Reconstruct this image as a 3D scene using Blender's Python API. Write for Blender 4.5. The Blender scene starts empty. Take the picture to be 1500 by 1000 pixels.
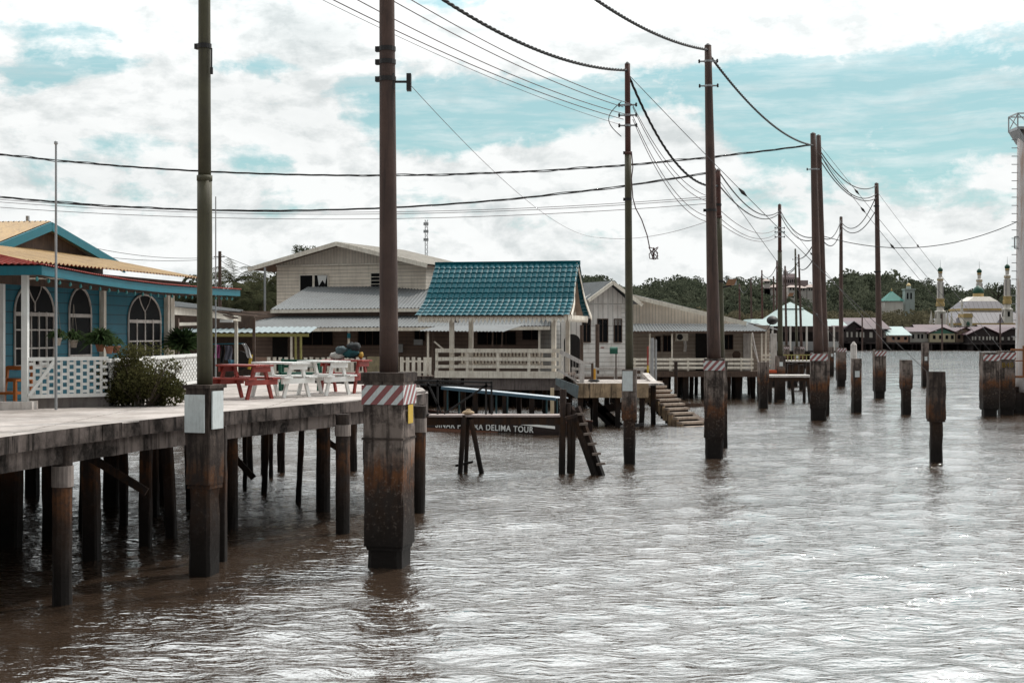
HAZE = 0; EXPO = 0.25; SUNE = 2.4; SUNANG = 3.0; BACK = .34; GLOW = 2.4
SKYTINT = (.62, 1.0, .95); SKYTEAL = (3.8, 5.7, 5.8); CLOUDW = (8.2, 8.35, 8.3); CLOUDG = (5.1, 5.5, 5.55)
WAVE = .85; WATC1 = (.030,.019,.012); WATC2 = (.048,.033,.024); WATR = .02; WATB = .5; WATS = .75; WATI = 2.8
import bpy, math, random
import numpy as np
from mathutils import Vector, Matrix
random.seed(7); RNG = np.random.default_rng(7)
PI = math.pi
F, H, HY = 2083.33, 3.6, 488.0          # lens in pixels of the 1500 px frame, eye height, horizon row
sc = bpy.context.scene; COL = sc.collection

def W(px, py, D): return Vector(((px-750)/F*D, D, H-(py-HY)/F*D))
def XY(px, D): return ((px-750)/F*D, D)
def DW(py): return F*H/(py-HY)           # distance of a point on the water seen at that row
def ZP(py, D): return H-(py-HY)/F*D

# ------------------------------------------------------------------ mesh builder
ROOTM = {}
class MB:
    def __init__(s, local=False): s.v = []; s.f = []; s.local = local; s.sm = False
    def add(s, vs, fs):
        n = len(s.v); s.v.extend([tuple(p) for p in vs]); s.f.extend([tuple(i+n for i in f) for f in fs]); return s
    def box(s, x0, x1, y0, y1, z0, z1):
        return s.add([(x0,y0,z0),(x1,y0,z0),(x1,y1,z0),(x0,y1,z0),(x0,y0,z1),(x1,y0,z1),(x1,y1,z1),(x0,y1,z1)],
                     [(0,3,2,1),(4,5,6,7),(0,1,5,4),(1,2,6,5),(2,3,7,6),(3,0,4,7)])
    def rbox(s, cx, cy, z0, z1, wx, wy, rz=0, ch=0.0):
        c, q = math.cos(rz), math.sin(rz); a, b = wx/2, wy/2
        if ch > 0: pts = [(-a+ch,-b),(a-ch,-b),(a,-b+ch),(a,b-ch),(a-ch,b),(-a+ch,b),(-a,b-ch),(-a,-b+ch)]
        else: pts = [(-a,-b),(a,-b),(a,b),(-a,b)]
        return s.prism([(cx+c*x-q*y, cy+q*x+c*y) for x, y in pts], z0, z1)
    def prism(s, pts, z0, z1):
        n = len(pts); vs = [(x,y,z0) for x,y in pts]+[(x,y,z1) for x,y in pts]
        fs = [tuple(range(n-1,-1,-1)), tuple(range(n,2*n))]+[(i,(i+1)%n,n+(i+1)%n,n+i) for i in range(n)]
        return s.add(vs, fs)
    def slab(s, pts, thick=(0,0,-.05)):
        """a planar polygon given in 3-D, thickened along a vector"""
        n = len(pts); t = Vector(thick); vs = [Vector(p) for p in pts]; vs += [p+t for p in vs]
        return s.add(vs, [tuple(range(n)), tuple(range(2*n-1,n-1,-1))]+[(i,n+i,n+(i+1)%n,(i+1)%n) for i in range(n)])
    def bar(s, a, b, w, h, up=(0,0,1)):
        a, b = Vector(a), Vector(b); d = (b-a).normalized(); u = Vector(up)
        if abs(d.dot(u)) > .98: u = Vector((0,1,0))
        r = d.cross(u).normalized(); u = r.cross(d).normalized()
        o = [(-w/2,-h/2),(w/2,-h/2),(w/2,h/2),(-w/2,h/2)]
        vs = [a+r*x+u*y for x,y in o]+[b+r*x+u*y for x,y in o]
        return s.add(vs, [(3,2,1,0),(4,5,6,7),(0,1,5,4),(1,2,6,5),(2,3,7,6),(3,0,4,7)])
    def tube(s, a, b, r0, r1=None, n=12, rings=1, jit=0):
        a, b = Vector(a), Vector(b); r1 = r0 if r1 is None else r1
        d = (b-a).normalized(); u = Vector((0,0,1)) if abs(d.z) < .9 else Vector((1,0,0))
        r = d.cross(u).normalized(); u = r.cross(d)
        vs = []; fs = []
        for k in range(rings+1):
            t = k/rings; c = a.lerp(b, t); rr = r0+(r1-r0)*t
            for i in range(n):
                q = rr*(1+random.uniform(-jit,jit)); an = 2*PI*i/n
                vs.append(c+r*math.cos(an)*q+u*math.sin(an)*q)
        for k in range(rings):
            for i in range(n): fs.append((k*n+i,k*n+(i+1)%n,(k+1)*n+(i+1)%n,(k+1)*n+i))
        fs.append(tuple(range(n-1,-1,-1))); fs.append(tuple(rings*n+i for i in range(n)))
        return s.add(vs, fs)
    def path(s, pts, r, n=6):
        pts = [Vector(p) for p in pts]; vs = []; fs = []; m = len(pts); pr = None
        for k, p in enumerate(pts):
            d = (pts[min(k+1,m-1)]-pts[max(k-1,0)]).normalized()
            if pr is None: pr = d.cross(Vector((0,0,1)) if abs(d.z) < .9 else Vector((1,0,0))).normalized()
            rr = (pr-d*pr.dot(d)).normalized(); pr = rr; u = rr.cross(d)
            for i in range(n): an = 2*PI*i/n; vs.append(p+rr*math.cos(an)*r+u*math.sin(an)*r)
        for k in range(m-1):
            for i in range(n): fs.append((k*n+i,k*n+(i+1)%n,(k+1)*n+(i+1)%n,(k+1)*n+i))
        return s.add(vs, fs)
    def grid(s, fn, nu, nv):
        vs = [fn(i/nu, j/nv) for j in range(nv+1) for i in range(nu+1)]
        fs = [(j*(nu+1)+i, j*(nu+1)+i+1, (j+1)*(nu+1)+i+1, (j+1)*(nu+1)+i) for j in range(nv) for i in range(nu)]
        return s.add(vs, fs)
    def lathe(s, c, prof, n=16):
        """prof: list of (radius, z); c: centre of the foot"""
        cx, cy, cz = c; vs = []; fs = []
        for r, z in prof:
            for i in range(n): a = 2*PI*i/n; vs.append((cx+r*math.cos(a), cy+r*math.sin(a), cz+z))
        for k in range(len(prof)-1):
            for i in range(n): fs.append((k*n+i,k*n+(i+1)%n,(k+1)*n+(i+1)%n,(k+1)*n+i))
        fs.append(tuple(range(n-1,-1,-1))); fs.append(tuple((len(prof)-1)*n+i for i in range(n)))
        return s.add(vs, fs)
    def build(s, name, mat, parent=None, smooth=False):
        me = bpy.data.meshes.new(name); vs = s.v
        if parent is not None:
            rm = ROOTM[parent.name]
            if not s.local: inv = rm.inverted(); vs = [tuple(inv @ Vector(p)) for p in vs]
        else: rm = Matrix.Identity(4)
        if parent is None:      # a one-mesh thing: put its origin at its foot
            xs = [p[0] for p in vs]; ys = [p[1] for p in vs]; zs = [p[2] for p in vs]
            c = Vector(((min(xs)+max(xs))/2, (min(ys)+max(ys))/2, min(zs)))
            vs = [(p[0]-c.x, p[1]-c.y, p[2]-c.z) for p in vs]; rm = Matrix.Translation(c)
        me.from_pydata(vs, [], s.f); me.update()
        if smooth or s.sm: me.polygons.foreach_set('use_smooth', [True]*len(me.polygons))
        me.materials.append(mat)
        o = bpy.data.objects.new(name, me); COL.objects.link(o)
        if parent is not None: o.parent = parent
        else: o.location = rm.to_translation()
        ROOTM[o.name] = rm
        return o

def tag(o, label=None, cat=None, group=None, kind=None):
    if label: o['label'] = label
    if cat: o['category'] = cat
    if group: o['group'] = group
    if kind: o['kind'] = kind
    return o
def thing(name, label, cat, loc=(0,0,0), rz=0, group=None):
    o = bpy.data.objects.new(name, None); COL.objects.link(o); o.empty_display_size = .2
    o.location = loc; o.rotation_euler = (0,0,rz); tag(o, label, cat, group)
    ROOTM[o.name] = Matrix.Translation(Vector(loc)) @ Matrix.Rotation(rz, 4, 'Z')
    return o
def fast_mesh(name, V, k, mat, parent=None, loc=(0,0,0)):
    """V: (n*k,3) verts, k per face, all loose faces"""
    V = np.asarray(V, dtype=np.float32); nf = len(V)//k
    me = bpy.data.meshes.new(name); me.vertices.add(len(V)); me.vertices.foreach_set('co', (V-np.array(loc, dtype=np.float32)).ravel())
    me.loops.add(len(V)); me.loops.foreach_set('vertex_index', np.arange(len(V), dtype=np.int32))
    me.polygons.add(nf); me.polygons.foreach_set('loop_start', np.arange(0, len(V), k, dtype=np.int32))
    me.update(calc_edges=True); me.materials.append(mat)
    o = bpy.data.objects.new(name, me); COL.objects.link(o); o.location = loc if parent is None else (0,0,0)
    if parent is not None: o.parent = parent; ROOTM[o.name] = ROOTM[parent.name]
    return o

# ------------------------------------------------------------------ materials
class NT:
    def __init__(s, nt): s.nt = nt; nt.nodes.clear()
    def n(s, t, **kw):
        nd = s.nt.nodes.new(t)
        for k, v in kw.items():
            if k.startswith('_'): setattr(nd, k[1:], v)
        for k, v in kw.items():
            if k.startswith('_'): continue
            k = k.replace('__', ' ') if not k[0] == 'i' or not k[1:].isdigit() else int(k[1:])
            inp = nd.inputs[k]
            if isinstance(v, bpy.types.NodeSocket): s.nt.links.new(v, inp)
            else: inp.default_value = v
        return nd
    def m(s, op, a, b=0.0, c=None):
        kw = dict(_operation=op, i0=a, i1=b)
        if c is not None: kw['i2'] = c
        return s.n('ShaderNodeMath', **kw).outputs[0]
    def mix(s, f, a, b, mode='MIX'):
        nd = s.nt.nodes.new('ShaderNodeMix'); nd.data_type = 'RGBA'; nd.blend_type = mode; nd.clamp_factor = True
        for i, v in ((0, f), (6, a), (7, b)):
            if isinstance(v, bpy.types.NodeSocket): s.nt.links.new(v, nd.inputs[i])
            else: nd.inputs[i].default_value = v if i == 0 else (tuple(v)+(1,))[:4]
        return nd.outputs[2]
    def noise(s, vec, scale, detail=4, rough=.55, dist=0, dims='3D'):
        return s.n('ShaderNodeTexNoise', _noise_dimensions=dims, Vector=vec, Scale=scale, Detail=detail, Roughness=rough, Distortion=dist).outputs[0]
    def ramp(s, fac, stops, interp='LINEAR'):
        nd = s.nt.nodes.new('ShaderNodeValToRGB'); cr = nd.color_ramp; cr.interpolation = interp
        s.nt.links.new(fac, nd.inputs[0])
        while len(cr.elements) < len(stops): cr.elements.new(.5)
        for e, (p, c) in zip(cr.elements, stops):
            e.position = p; e.color = (c, c, c, 1) if not hasattr(c, '__len__') else (tuple(c)+(1,))[:4]
        return nd.outputs[0]
    def rng(s, v, a, b, c=0., d=1.):
        return s.n('ShaderNodeMapRange', i0=v, i1=a, i2=b, i3=c, i4=d).outputs[0]
    def scale(s, vec, sx, sy, sz):
        return s.n('ShaderNodeMapping', Vector=vec, Scale=(sx, sy, sz)).outputs[0]

def newmat(name):
    m = bpy.data.materials.new(name); m.use_nodes = True; return m, NT(m.node_tree)
def finish(t, col, rough=.7, bump=None, bstr=.3, bdist=.02, metal=0, spec=.4):
    kw = dict(Roughness=rough, Metallic=metal); kw['Base Color'] = col if isinstance(col, bpy.types.NodeSocket) else (tuple(col)+(1,))[:4]
    nd = t.nt.nodes.new('ShaderNodeBsdfPrincipled')
    for k, v in kw.items():
        if isinstance(v, bpy.types.NodeSocket): t.nt.links.new(v, nd.inputs[k])
        else: nd.inputs[k].default_value = v
    nd.inputs['Specular IOR Level'].default_value = spec
    if bump is not None:
        b = t.n('ShaderNodeBump', Strength=bstr, Distance=bdist, Height=bump); t.nt.links.new(b.outputs[0], nd.inputs['Normal'])
    t.n('ShaderNodeOutputMaterial', Surface=nd.outputs[0])
def wpos(t): return t.n('ShaderNodeNewGeometry').outputs['Position']

def weathered(name, col, dark=None, amt=.5, streak=.5, scale=2.0, rough=.75, metal=0, bstr=.2, spec=.35, big=.0):
    """paint, wood, metal: base colour worn by blotches and rain streaks"""
    m, t = newmat(name); p = wpos(t); dark = dark or tuple(c*.35 for c in col)
    n1 = t.noise(p, scale, 6, .65); n2 = t.noise(t.scale(p, scale*6, scale*6, scale*.5), 1.0, 4, .6)
    n3 = t.noise(p, scale*14, 3, .6)
    f = t.m('MULTIPLY', t.rng(n1, .42, .72), amt); g = t.m('MULTIPLY', t.rng(n2, .5, .68), streak)
    c = t.mix(f, col, dark); c = t.mix(g, c, dark); c = t.mix(t.rng(n3, .35, .75, 0, .25), c, tuple(x*.7 for x in col))
    if big: c = t.mix(t.rng(t.noise(p, .5, 3), .4, .7, 0, big), c, dark)
    finish(t, c, rough, n3, bstr, .01, metal, spec); return m

def siding(name, col, dark, pitch=.16, vertical=False, amt=.5, ang=0.0, glossy=.6):
    m, t = newmat(name); p = wpos(t)
    s = t.n('ShaderNodeSeparateXYZ', Vector=p).outputs
    if vertical: co = t.m('ADD', t.m('MULTIPLY', s[0], math.cos(ang)), t.m('MULTIPLY', s[1], math.sin(ang)))
    else: co = s[2]
    q = t.m('DIVIDE', co, pitch); fr = t.m('FRACT', q); fl = t.m('FLOOR', q)
    per = t.n('ShaderNodeTexWhiteNoise', _noise_dimensions='1D', W=fl).outputs[0]
    line = t.m('GREATER_THAN', fr, .9)
    n1 = t.noise(p, 1.3, 6, .65); n2 = t.noise(t.scale(p, 7, 7, .7), 1.0, 4, .6)
    c = t.mix(t.m('MULTIPLY', t.rng(n1, .42, .75), amt), col, dark)
    c = t.mix(t.m('MULTIPLY', t.rng(n2, .5, .75), amt), c, dark)
    c = t.mix(t.m('MULTIPLY', per, .3), c, tuple(x*.6 for x in col))
    c = t.mix(t.m('MULTIPLY', line, .75), c, tuple(x*.18 for x in col))
    finish(t, c, glossy, t.m('SUBTRACT', 1.0, fr) if not vertical else t.m('SUBTRACT', 1.0, line), .6, .03); return m

def tidal(name, top, scale=1.0, shift=0.0, rust=1.0, topdark=.6):
    """concrete or timber standing in tidal water: wet black foot, rusty band, weathered top"""
    m, t = newmat(name); p = wpos(t); z = t.n('ShaderNodeSeparateXYZ', Vector=p).outputs[2]
    st = t.noise(t.scale(p, 9, 9, .8), 1.0, 5, .6); bl = t.noise(p, 2.3*scale, 6, .7); fi = t.noise(p, 16, 5, .7)
    zz = t.m('ADD', z, t.m('MULTIPLY', t.m('SUBTRACT', st, .5), .9)); zz = t.m('ADD', zz, t.m('MULTIPLY', t.m('SUBTRACT', bl, .5), .5))
    zn = t.rng(zz, shift, 3.0+shift)
    wet = (.010,.008,.007); low = (.030,.019,.014); ru = (.13*rust+.02,.048*rust+.017,.018*rust+.013)
    base = t.ramp(zn, [(0, wet), (.28, low), (.37, tuple(x*1.2 for x in low)), (.43, tuple(x*.8 for x in ru)), (.49, ru), (.54, tuple((a+b)/2 for a, b in zip(ru, top))), (.60, top), (1, top)])
    sp = t.m('MULTIPLY', t.rng(st, .47, .62), topdark); c = t.mix(sp, base, (.018,.014,.013))
    c = t.mix(t.rng(bl, .46, .60, 0, 1.05*topdark), c, (.03,.024,.022))
    c = t.mix(t.rng(fi, .55, .75, 0, .35), c, tuple(min(1, x*1.8) for x in top))
    c = t.mix(t.rng(z, .9+shift*.5, .3, 0, .92), c, wet)
    finish(t, c, t.rng(z, .2, 1.0, .6, .9), fi, .6, .02, 0, .12); return m

CON = tidal('tidal concrete', (.20,.162,.142), 1.0, 0, .95, .80); CON2 = tidal('darker tidal concrete', (.08,.062,.053), 1.4, 0, .6, .8)
TIM = tidal('tidal timber', (.055,.038,.032), 2.2, -.2, .25, .7); PILE = tidal('pier pile concrete', (.05,.038,.032), 1.6, -.1, .75, .8)
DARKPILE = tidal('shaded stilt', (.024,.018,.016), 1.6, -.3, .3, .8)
DECK = weathered('sun bleached concrete deck', (.42,.37,.345), (.22,.185,.165), .55, .0, 1.2, .9, bstr=.3, big=.3)
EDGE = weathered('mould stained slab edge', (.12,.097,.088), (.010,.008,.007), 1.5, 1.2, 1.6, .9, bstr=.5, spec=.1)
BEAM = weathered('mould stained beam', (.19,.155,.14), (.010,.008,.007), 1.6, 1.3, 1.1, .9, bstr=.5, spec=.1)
POLEC = weathered('brown concrete pole', (.088,.054,.044), (.035,.024,.022), .6, .9, 1.8, .8, bstr=.4)
POLES = weathered('olive painted steel pole', (.068,.062,.036), (.028,.023,.018), .6, .4, 2.5, .65)
POLER = weathered('rusty brown steel pole', (.085,.036,.028), (.03,.017,.015), .6, .5, 3, .75)
BLACKM = weathered('dark fittings', (.02,.018,.018), None, .4, .2, 6, .6)
CABLE = weathered('black cable sheath', (.014,.012,.012), None, .2, 0, 6, .7)
WIRE = weathered('bare reddish wire', (.07,.035,.035), None, .2, 0, 6, .6)
GALV = weathered('galvanised steel', (.35,.36,.37), (.14,.12,.11), .4, .3, 3, .45, .5)
WHITEP = weathered('white paint', (.74,.74,.72), (.4,.36,.32), .25, .2, 5, .55)
CREAMP = weathered('cream painted timber', (.80,.74,.64), (.3,.22,.16), .45, .45, 3, .65)
GREYP = weathered('weathered white timber', (.58,.54,.51), (.2,.16,.14), .55, .6, 3, .8)
REDP = weathered('red oxide paint', (.27,.036,.025), (.12,.03,.025), .3, .3, 6, .5)
ORANGEP = weathered('orange chair paint', (.42,.13,.03), None, .3, .3, 6, .5)
TEALP = weathered('teal fascia paint', (.004,.12,.16), (.01,.07,.09), .35, .3, 4, .5)
GREENP = weathered('green paint', (.012,.09,.06), None, .3, .2, 5, .6)
YELP = weathered('yellow paint', (.5,.33,.03), (.25,.15,.02), .3, .3, 6, .6)
OLIVEP = weathered('yellow green timber', (.3,.27,.09), (.12,.1,.04), .4, .4, 4, .7)
SIGNW = weathered('white reflector sheet', (.60,.64,.64), (.32,.33,.32), .35, .4, 9, .4)
PINKR = weathered('faded red stripe', (.27,.10,.10), (.2,.05,.05), .4, .3, 9, .5)
GLASS = weathered('dark window', (.010,.010,.011), None, .3, .1, 2, .5, spec=.04)
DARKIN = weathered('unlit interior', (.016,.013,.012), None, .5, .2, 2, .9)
BROWNW = weathered('bare brown timber', (.10,.065,.048), (.03,.02,.017), .6, .6, 4, .85)
BLUEW = siding('blue painted planks', (.004,.125,.18), (.01,.06,.09), .2, amt=.45)
CREAMS = siding('cream clapboard', (.84,.74,.62), (.33,.27,.22), .2, amt=.35)
CREAMV = siding('cream vertical boards', (.68,.60,.51), (.36,.29,.23), .18, True, .45)
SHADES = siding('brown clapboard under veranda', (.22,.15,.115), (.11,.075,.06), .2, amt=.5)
WHITES = siding('weathered white clapboard', (.76,.73,.69), (.32,.25,.21), .22, amt=.5)
WHITEV = siding('weathered white boards', (.70,.66,.62), (.34,.27,.23), .25, True, .5)
TANR = weathered('tan corrugated roof', (.35,.225,.095), (.15,.09,.045), .7, .5, 1.2, .6, bstr=.1)
REDR = weathered('red corrugated roof', (.33,.05,.035), (.14,.035,.03), .5, .3, 1.5, .6, bstr=.1)
GREYR = weathered('grey zinc roof', (.115,.122,.125), (.07,.065,.065), .5, .3, .8, .6, .0, bstr=.1, spec=.2)
TEALR = weathered('teal metal tile', (.0,.082,.108), (.0,.045,.06), .7, .4, 1.8, .45, bstr=.1, spec=.15)
SOFFIT = weathered('brown soffit', (.16,.1,.07), (.06,.04,.03), .5, .3, 3, .9)
ROPE = weathered('rope', (.2,.17,.14), None, .3, 0, 9, .9)
TURQR = weathered('pale turquoise roof', (.26,.34,.33), (.19,.24,.24), .4, .2, .3, .5)
PURPR = weathered('faded purple red roof', (.085,.042,.050), (.04,.022,.025), .9, .2, .15, .6)
FARW = weathered('pale far wall', (.42,.40,.36), (.2,.18,.16), .4, .3, .3, .8)
FARD = weathered('dark far timber', (.035,.027,.026), None, .5, .3, .3, .9)
GOLD = weathered('mosque ochre band', (.42,.30,.13), None, .2, .1, .3, .6)
MOSW = weathered('mosque white stucco', (.62,.58,.53), (.36,.3,.27), .4, .4, .3, .7)
MOSR = siding('mosque grey ribbed roof', (.12,.11,.125), (.08,.07,.08), 1.2, True, .3)
MOSG = weathered('mosque green dome', (.008,.06,.035), None, .3, .2, .4, .55)
PINKW = weathered('pink stucco', (.25,.20,.20), (.3,.2,.2), .3, .3, .2, .8)

def deckmat():
    m, t = newmat('bleached concrete deck with joints and stains'); p = wpos(t); s = t.n('ShaderNodeSeparateXYZ', Vector=p).outputs
    n1 = t.noise(p, .9, 7, .68); n2 = t.noise(p, 3.5, 6, .7); n3 = t.noise(p, 30, 4, .65)
    c = t.mix(t.rng(n1, .40, .62), (.44,.395,.37), (.27,.24,.22)); c = t.mix(t.rng(n2, .55, .68, 0, .55), c, (.16,.135,.12)); c = t.mix(t.rng(n3, .45, .7, 0, .3), c, (.2,.17,.15))
    wob = t.m('MULTIPLY', t.m('SUBTRACT', n2, .5), .12)
    for ax, pitch in ((0, 2.1), (1, 2.6)):
        fr = t.m('FRACT', t.m('DIVIDE', t.m('ADD', s[ax], wob), pitch)); ln = t.m('LESS_THAN', fr, .012); c = t.mix(t.m('MULTIPLY', ln, .7), c, (.07,.06,.05))
    finish(t, c, .9, t.m('ADD', n3, n2), .4, .01, 0, .15); return m
def leafmat(name, c1, c2, sc_=1.0, fine=7.0):
    m, t = newmat(name); p = wpos(t)
    n1 = t.noise(p, .35*sc_, 3, .6); n2 = t.noise(p, fine*sc_, 2, .6)
    c = t.mix(t.rng(n1, .35, .65), c1, c2); c = t.mix(t.rng(n2, .35, .7, 0, .5), c, tuple(x*1.7 for x in c2))
    d_ = t.n('ShaderNodeBsdfDiffuse', Color=c); tr_ = t.n('ShaderNodeBsdfTranslucent', Color=c); mx = t.n('ShaderNodeMixShader', i0=.42); t.nt.links.new(d_.outputs[0], mx.inputs[1]); t.nt.links.new(tr_.outputs[0], mx.inputs[2])
    t.n('ShaderNodeOutputMaterial', Surface=mx.outputs[0]); return m
LEAFD = leafmat('dark hill foliage', (.020,.028,.019), (.078,.085,.058), .25, 3)
LEAFB = leafmat('brownish shore foliage', (.040,.036,.022), (.10,.09,.058), .3, 3)
LEAFP = leafmat('palm foliage', (.02,.026,.015), (.05,.05,.028), 1, 5)
BUSHM = leafmat('olive bush foliage', (.035,.04,.015), (.075,.07,.03), 2.0, 9)
POTL = leafmat('potted plant foliage', (.018,.035,.014), (.04,.06,.025), 2, 9)
BARK = weathered('bark', (.09,.07,.055), None, .5, .5, 4, .9)

DECK = deckmat()
# ------------------------------------------------------------------ camera, sun, sky
cam = bpy.data.cameras.new('camera'); co = bpy.data.objects.new('camera', cam); COL.objects.link(co)
cam.lens = 50; cam.sensor_width = 36; cam.shift_y = -12/1500; cam.clip_end = 9000; cam.clip_start = .1
co.location = (0,0,H); co.rotation_euler = (PI/2,0,0); sc.camera = co
sc.view_settings.view_transform = 'Standard'; sc.view_settings.look = 'None'; sc.view_settings.exposure = EXPO; sc.view_settings.gamma = 1
sun = bpy.data.lights.new('sun', 'SUN'); so = bpy.data.objects.new('sun', sun); COL.objects.link(so)
sun.energy = SUNE; sun.angle = math.radians(SUNANG); sun.color = (1, .95, .88)
SUN_EL, SUN_AZ = math.radians(56), math.radians(48)       # high, ahead of the camera and to the right
sd = Vector((math.sin(SUN_AZ)*math.cos(SUN_EL), math.cos(SUN_AZ)*math.cos(SUN_EL), math.sin(SUN_EL)))
so.rotation_euler = (-sd).to_track_quat('-Z', 'Y').to_euler()
w = bpy.data.worlds.new('World'); sc.world = w; w.use_nodes = True; t = NT(w.node_tree)
sky = t.n('ShaderNodeTexSky', _sky_type='NISHITA', _sun_disc=False, _sun_elevation=SUN_EL, _sun_rotation=SUN_AZ).outputs[0]
dirn = t.n('ShaderNodeTexCoord').outputs['Generated']
s3 = t.n('ShaderNodeSeparateXYZ', Vector=dirn).outputs
az = t.m('ARCTAN2', s3[0], s3[1]); el = t.m('ARCSINE', s3[2])
def azel(px, py): return math.atan((px-750)/F), math.atan((HY-py)/F)
p2 = t.n('ShaderNodeCombineXYZ', X=az, Y=t.m('MULTIPLY', el, 1.75), Z=0.0).outputs[0]
wn = t.n('ShaderNodeTexNoise', Vector=p2, Scale=7.0, Detail=3.0, Roughness=.5).outputs[1]
warp = t.n('ShaderNodeVectorMath', _operation='MULTIPLY_ADD', i0=wn, i1=(.05,.03,0), i2=p2).outputs[0]
puff = t.noise(warp, 13.0, 9, .62); fine = t.noise(warp, 34.0, 8, .66)
off = t.n('ShaderNodeVectorMath', _operation='ADD', i0=warp, i1=(-.008,-.016,0)).outputs[0]; puff_lo = t.noise(off, 13.0, 9, .62)
streak = t.noise(t.scale(warp, 2.2, 11.0, 1), 2.6, 7, .62)
cov = t.m('ADD', t.m('MULTIPLY', puff, .62), t.m('ADD', t.m('MULTIPLY', streak, .26), t.m('MULTIPLY', fine, .22)))
# gaps (negative) and banks (positive) of cloud, each by direction in the sky
BL = [(1300,150,330,75,-.34),(1180,180,120,90,-.16),(1010,125,150,40,-.14),(770,150,170,26,-.26),(700,195,130,28,-.30),(610,165,60,60,-.2),(390,235,50,22,-.14),(1440,200,120,60,-.12),
      (110,60,120,16,-.10),(190,105,80,14,-.14),(60,110,80,40,-.11),(180,220,60,14,-.14),(370,105,60,14,-.26),(540,125,40,20,-.1),(40,140,50,25,-.12),(640,5,60,14,-.12),(200,290,40,20,-.08),
      (260,110,60,40,.22),(130,160,60,30,.2),(1200,40,380,45,.22),(1000,190,70,60,.24),(870,240,200,38,.26),(240,30,250,22,.14),(500,60,110,40,.22),(150,190,80,25,.12),
      (1330,190,90,10,.22),(1200,143,70,8,.20),(1440,122,50,5,.16),(900,70,260,30,.16),(340,190,40,25,.16),(450,200,60,30,.16)]
for bx, by, rx, ry, am in BL:
    a0, e0 = azel(bx, by)
    da = t.m('DIVIDE', t.m('SUBTRACT', az, a0), rx/F); de = t.m('DIVIDE', t.m('SUBTRACT', el, e0), ry/F)
    wob = t.m('MULTIPLY', t.m('SUBTRACT', fine, .5), 1.6)
    d2 = t.m('ADD', t.m('ADD', t.m('MULTIPLY', da, da), t.m('MULTIPLY', de, de)), wob)
    g = t.m('MULTIPLY', t.m('POWER', 2.718, t.m('MULTIPLY', d2, -.8)), am*.72)
    cov = t.m('ADD', cov, g)
cov = t.m('ADD', cov, t.rng(el, .09, .02, 0., .14))
mask = t.m('MAXIMUM', t.rng(cov, .415, .53), t.m('MULTIPLY', t.rng(t.noise(t.scale(warp, 1.6, 7.0, 1), 6.0, 8, .66), .44, .72), .62))
skyc = t.mix(1.0, sky, SKYTINT, 'MULTIPLY')
skyc = t.mix(.75, skyc, SKYTEAL)
shade = t.noise(warp, 9.0, 7, .58)
a0, e0 = azel(455, 48); da = t.m('DIVIDE', t.m('SUBTRACT', az, a0), 75/F); de = t.m('DIVIDE', t.m('SUBTRACT', el, e0), 38/F)
spot = t.m('POWER', 2.718, t.m('MULTIPLY', t.m('ADD', t.m('ADD', t.m('MULTIPLY', da, da), t.m('MULTIPLY', de, de)), t.m('MULTIPLY', t.m('SUBTRACT', fine, .5), 2.0)), -1.0))
rel = t.m('MULTIPLY', t.m('SUBTRACT', puff_lo, puff), 5.5)
dk = t.m('ADD', t.m('ADD', t.rng(shade, .48, .72, 0, .35), t.m('MULTIPLY', t.rng(rel, -.15, .7, 0, 1), .65)), t.m('MULTIPLY', spot, .75))
cloud = t.mix(dk, CLOUDW, CLOUDG)
skyc = t.mix(mask, skyc, cloud)
# brightness added to upper sky, unseen sky behind the camera dimmed, to shape light
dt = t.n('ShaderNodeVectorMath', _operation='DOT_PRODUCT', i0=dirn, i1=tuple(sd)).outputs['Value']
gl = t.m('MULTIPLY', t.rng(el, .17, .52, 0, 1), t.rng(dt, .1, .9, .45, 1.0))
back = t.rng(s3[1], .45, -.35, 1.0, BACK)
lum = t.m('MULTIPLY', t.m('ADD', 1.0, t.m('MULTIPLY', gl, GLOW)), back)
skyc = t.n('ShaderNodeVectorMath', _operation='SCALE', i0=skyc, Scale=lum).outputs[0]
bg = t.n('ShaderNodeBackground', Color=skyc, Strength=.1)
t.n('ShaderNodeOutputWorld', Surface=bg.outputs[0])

# ------------------------------------------------------------------ water: one sheet to the horizon, real waves near the camera
rows = [-300,-120,-50,-20,-8,0,4,7]; y = 9.0
while y < 420: rows.append(y); y *= 1.0055
while y < 1350: rows.append(y); y *= 1.04
rows = np.array(rows); cu = np.concatenate([np.linspace(-1.6,-.5,36)[:-1], np.linspace(-.5,.5,470), np.linspace(.5,1.6,36)[1:]])
half = np.maximum(np.abs(rows), 9); X = half[:,None]*cu[None,:]; Y = np.repeat(rows[:,None], len(cu), 1)
Z = np.zeros_like(X); DX = np.zeros_like(X); DY = np.zeros_like(X)
cell = np.maximum(half*.0055, half/470); rw = np.random.default_rng(3)
for k in range(64):
    lam = .28*(9.0/.28)**((k+.5)/64); kk = 2*PI/lam; an = rw.normal(-PI/2+.22, .55); dx, dy = math.cos(an), math.sin(an)
    ampl = WAVE*.0125*lam**.95*rw.uniform(.5, 1.3)/(1+(lam/1.2)**1.7); ph = rw.uniform(0, 2*PI)
    fade = np.clip((lam/cell-3)/4, 0, 1)[:,None]; fade[rows > 420] = 0; fade[rows < 4] = 0
    arg = kk*(dx*X+dy*Y)+ph+.6*np.sin(X*.21+k)+.5*np.sin(Y*.17+k*1.7)
    env = .65+.35*np.sin(X*.13*dy-Y*.11*dx+k)
    Z += ampl*fade*env*np.sin(arg); DX += -.5*ampl*fade*env*dx*np.cos(arg); DY += -.5*ampl*fade*env*dy*np.cos(arg)
V = np.stack([X-DX, Y-DY, Z], -1).reshape(-1, 3).astype(np.float32); nr, nc = X.shape
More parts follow.
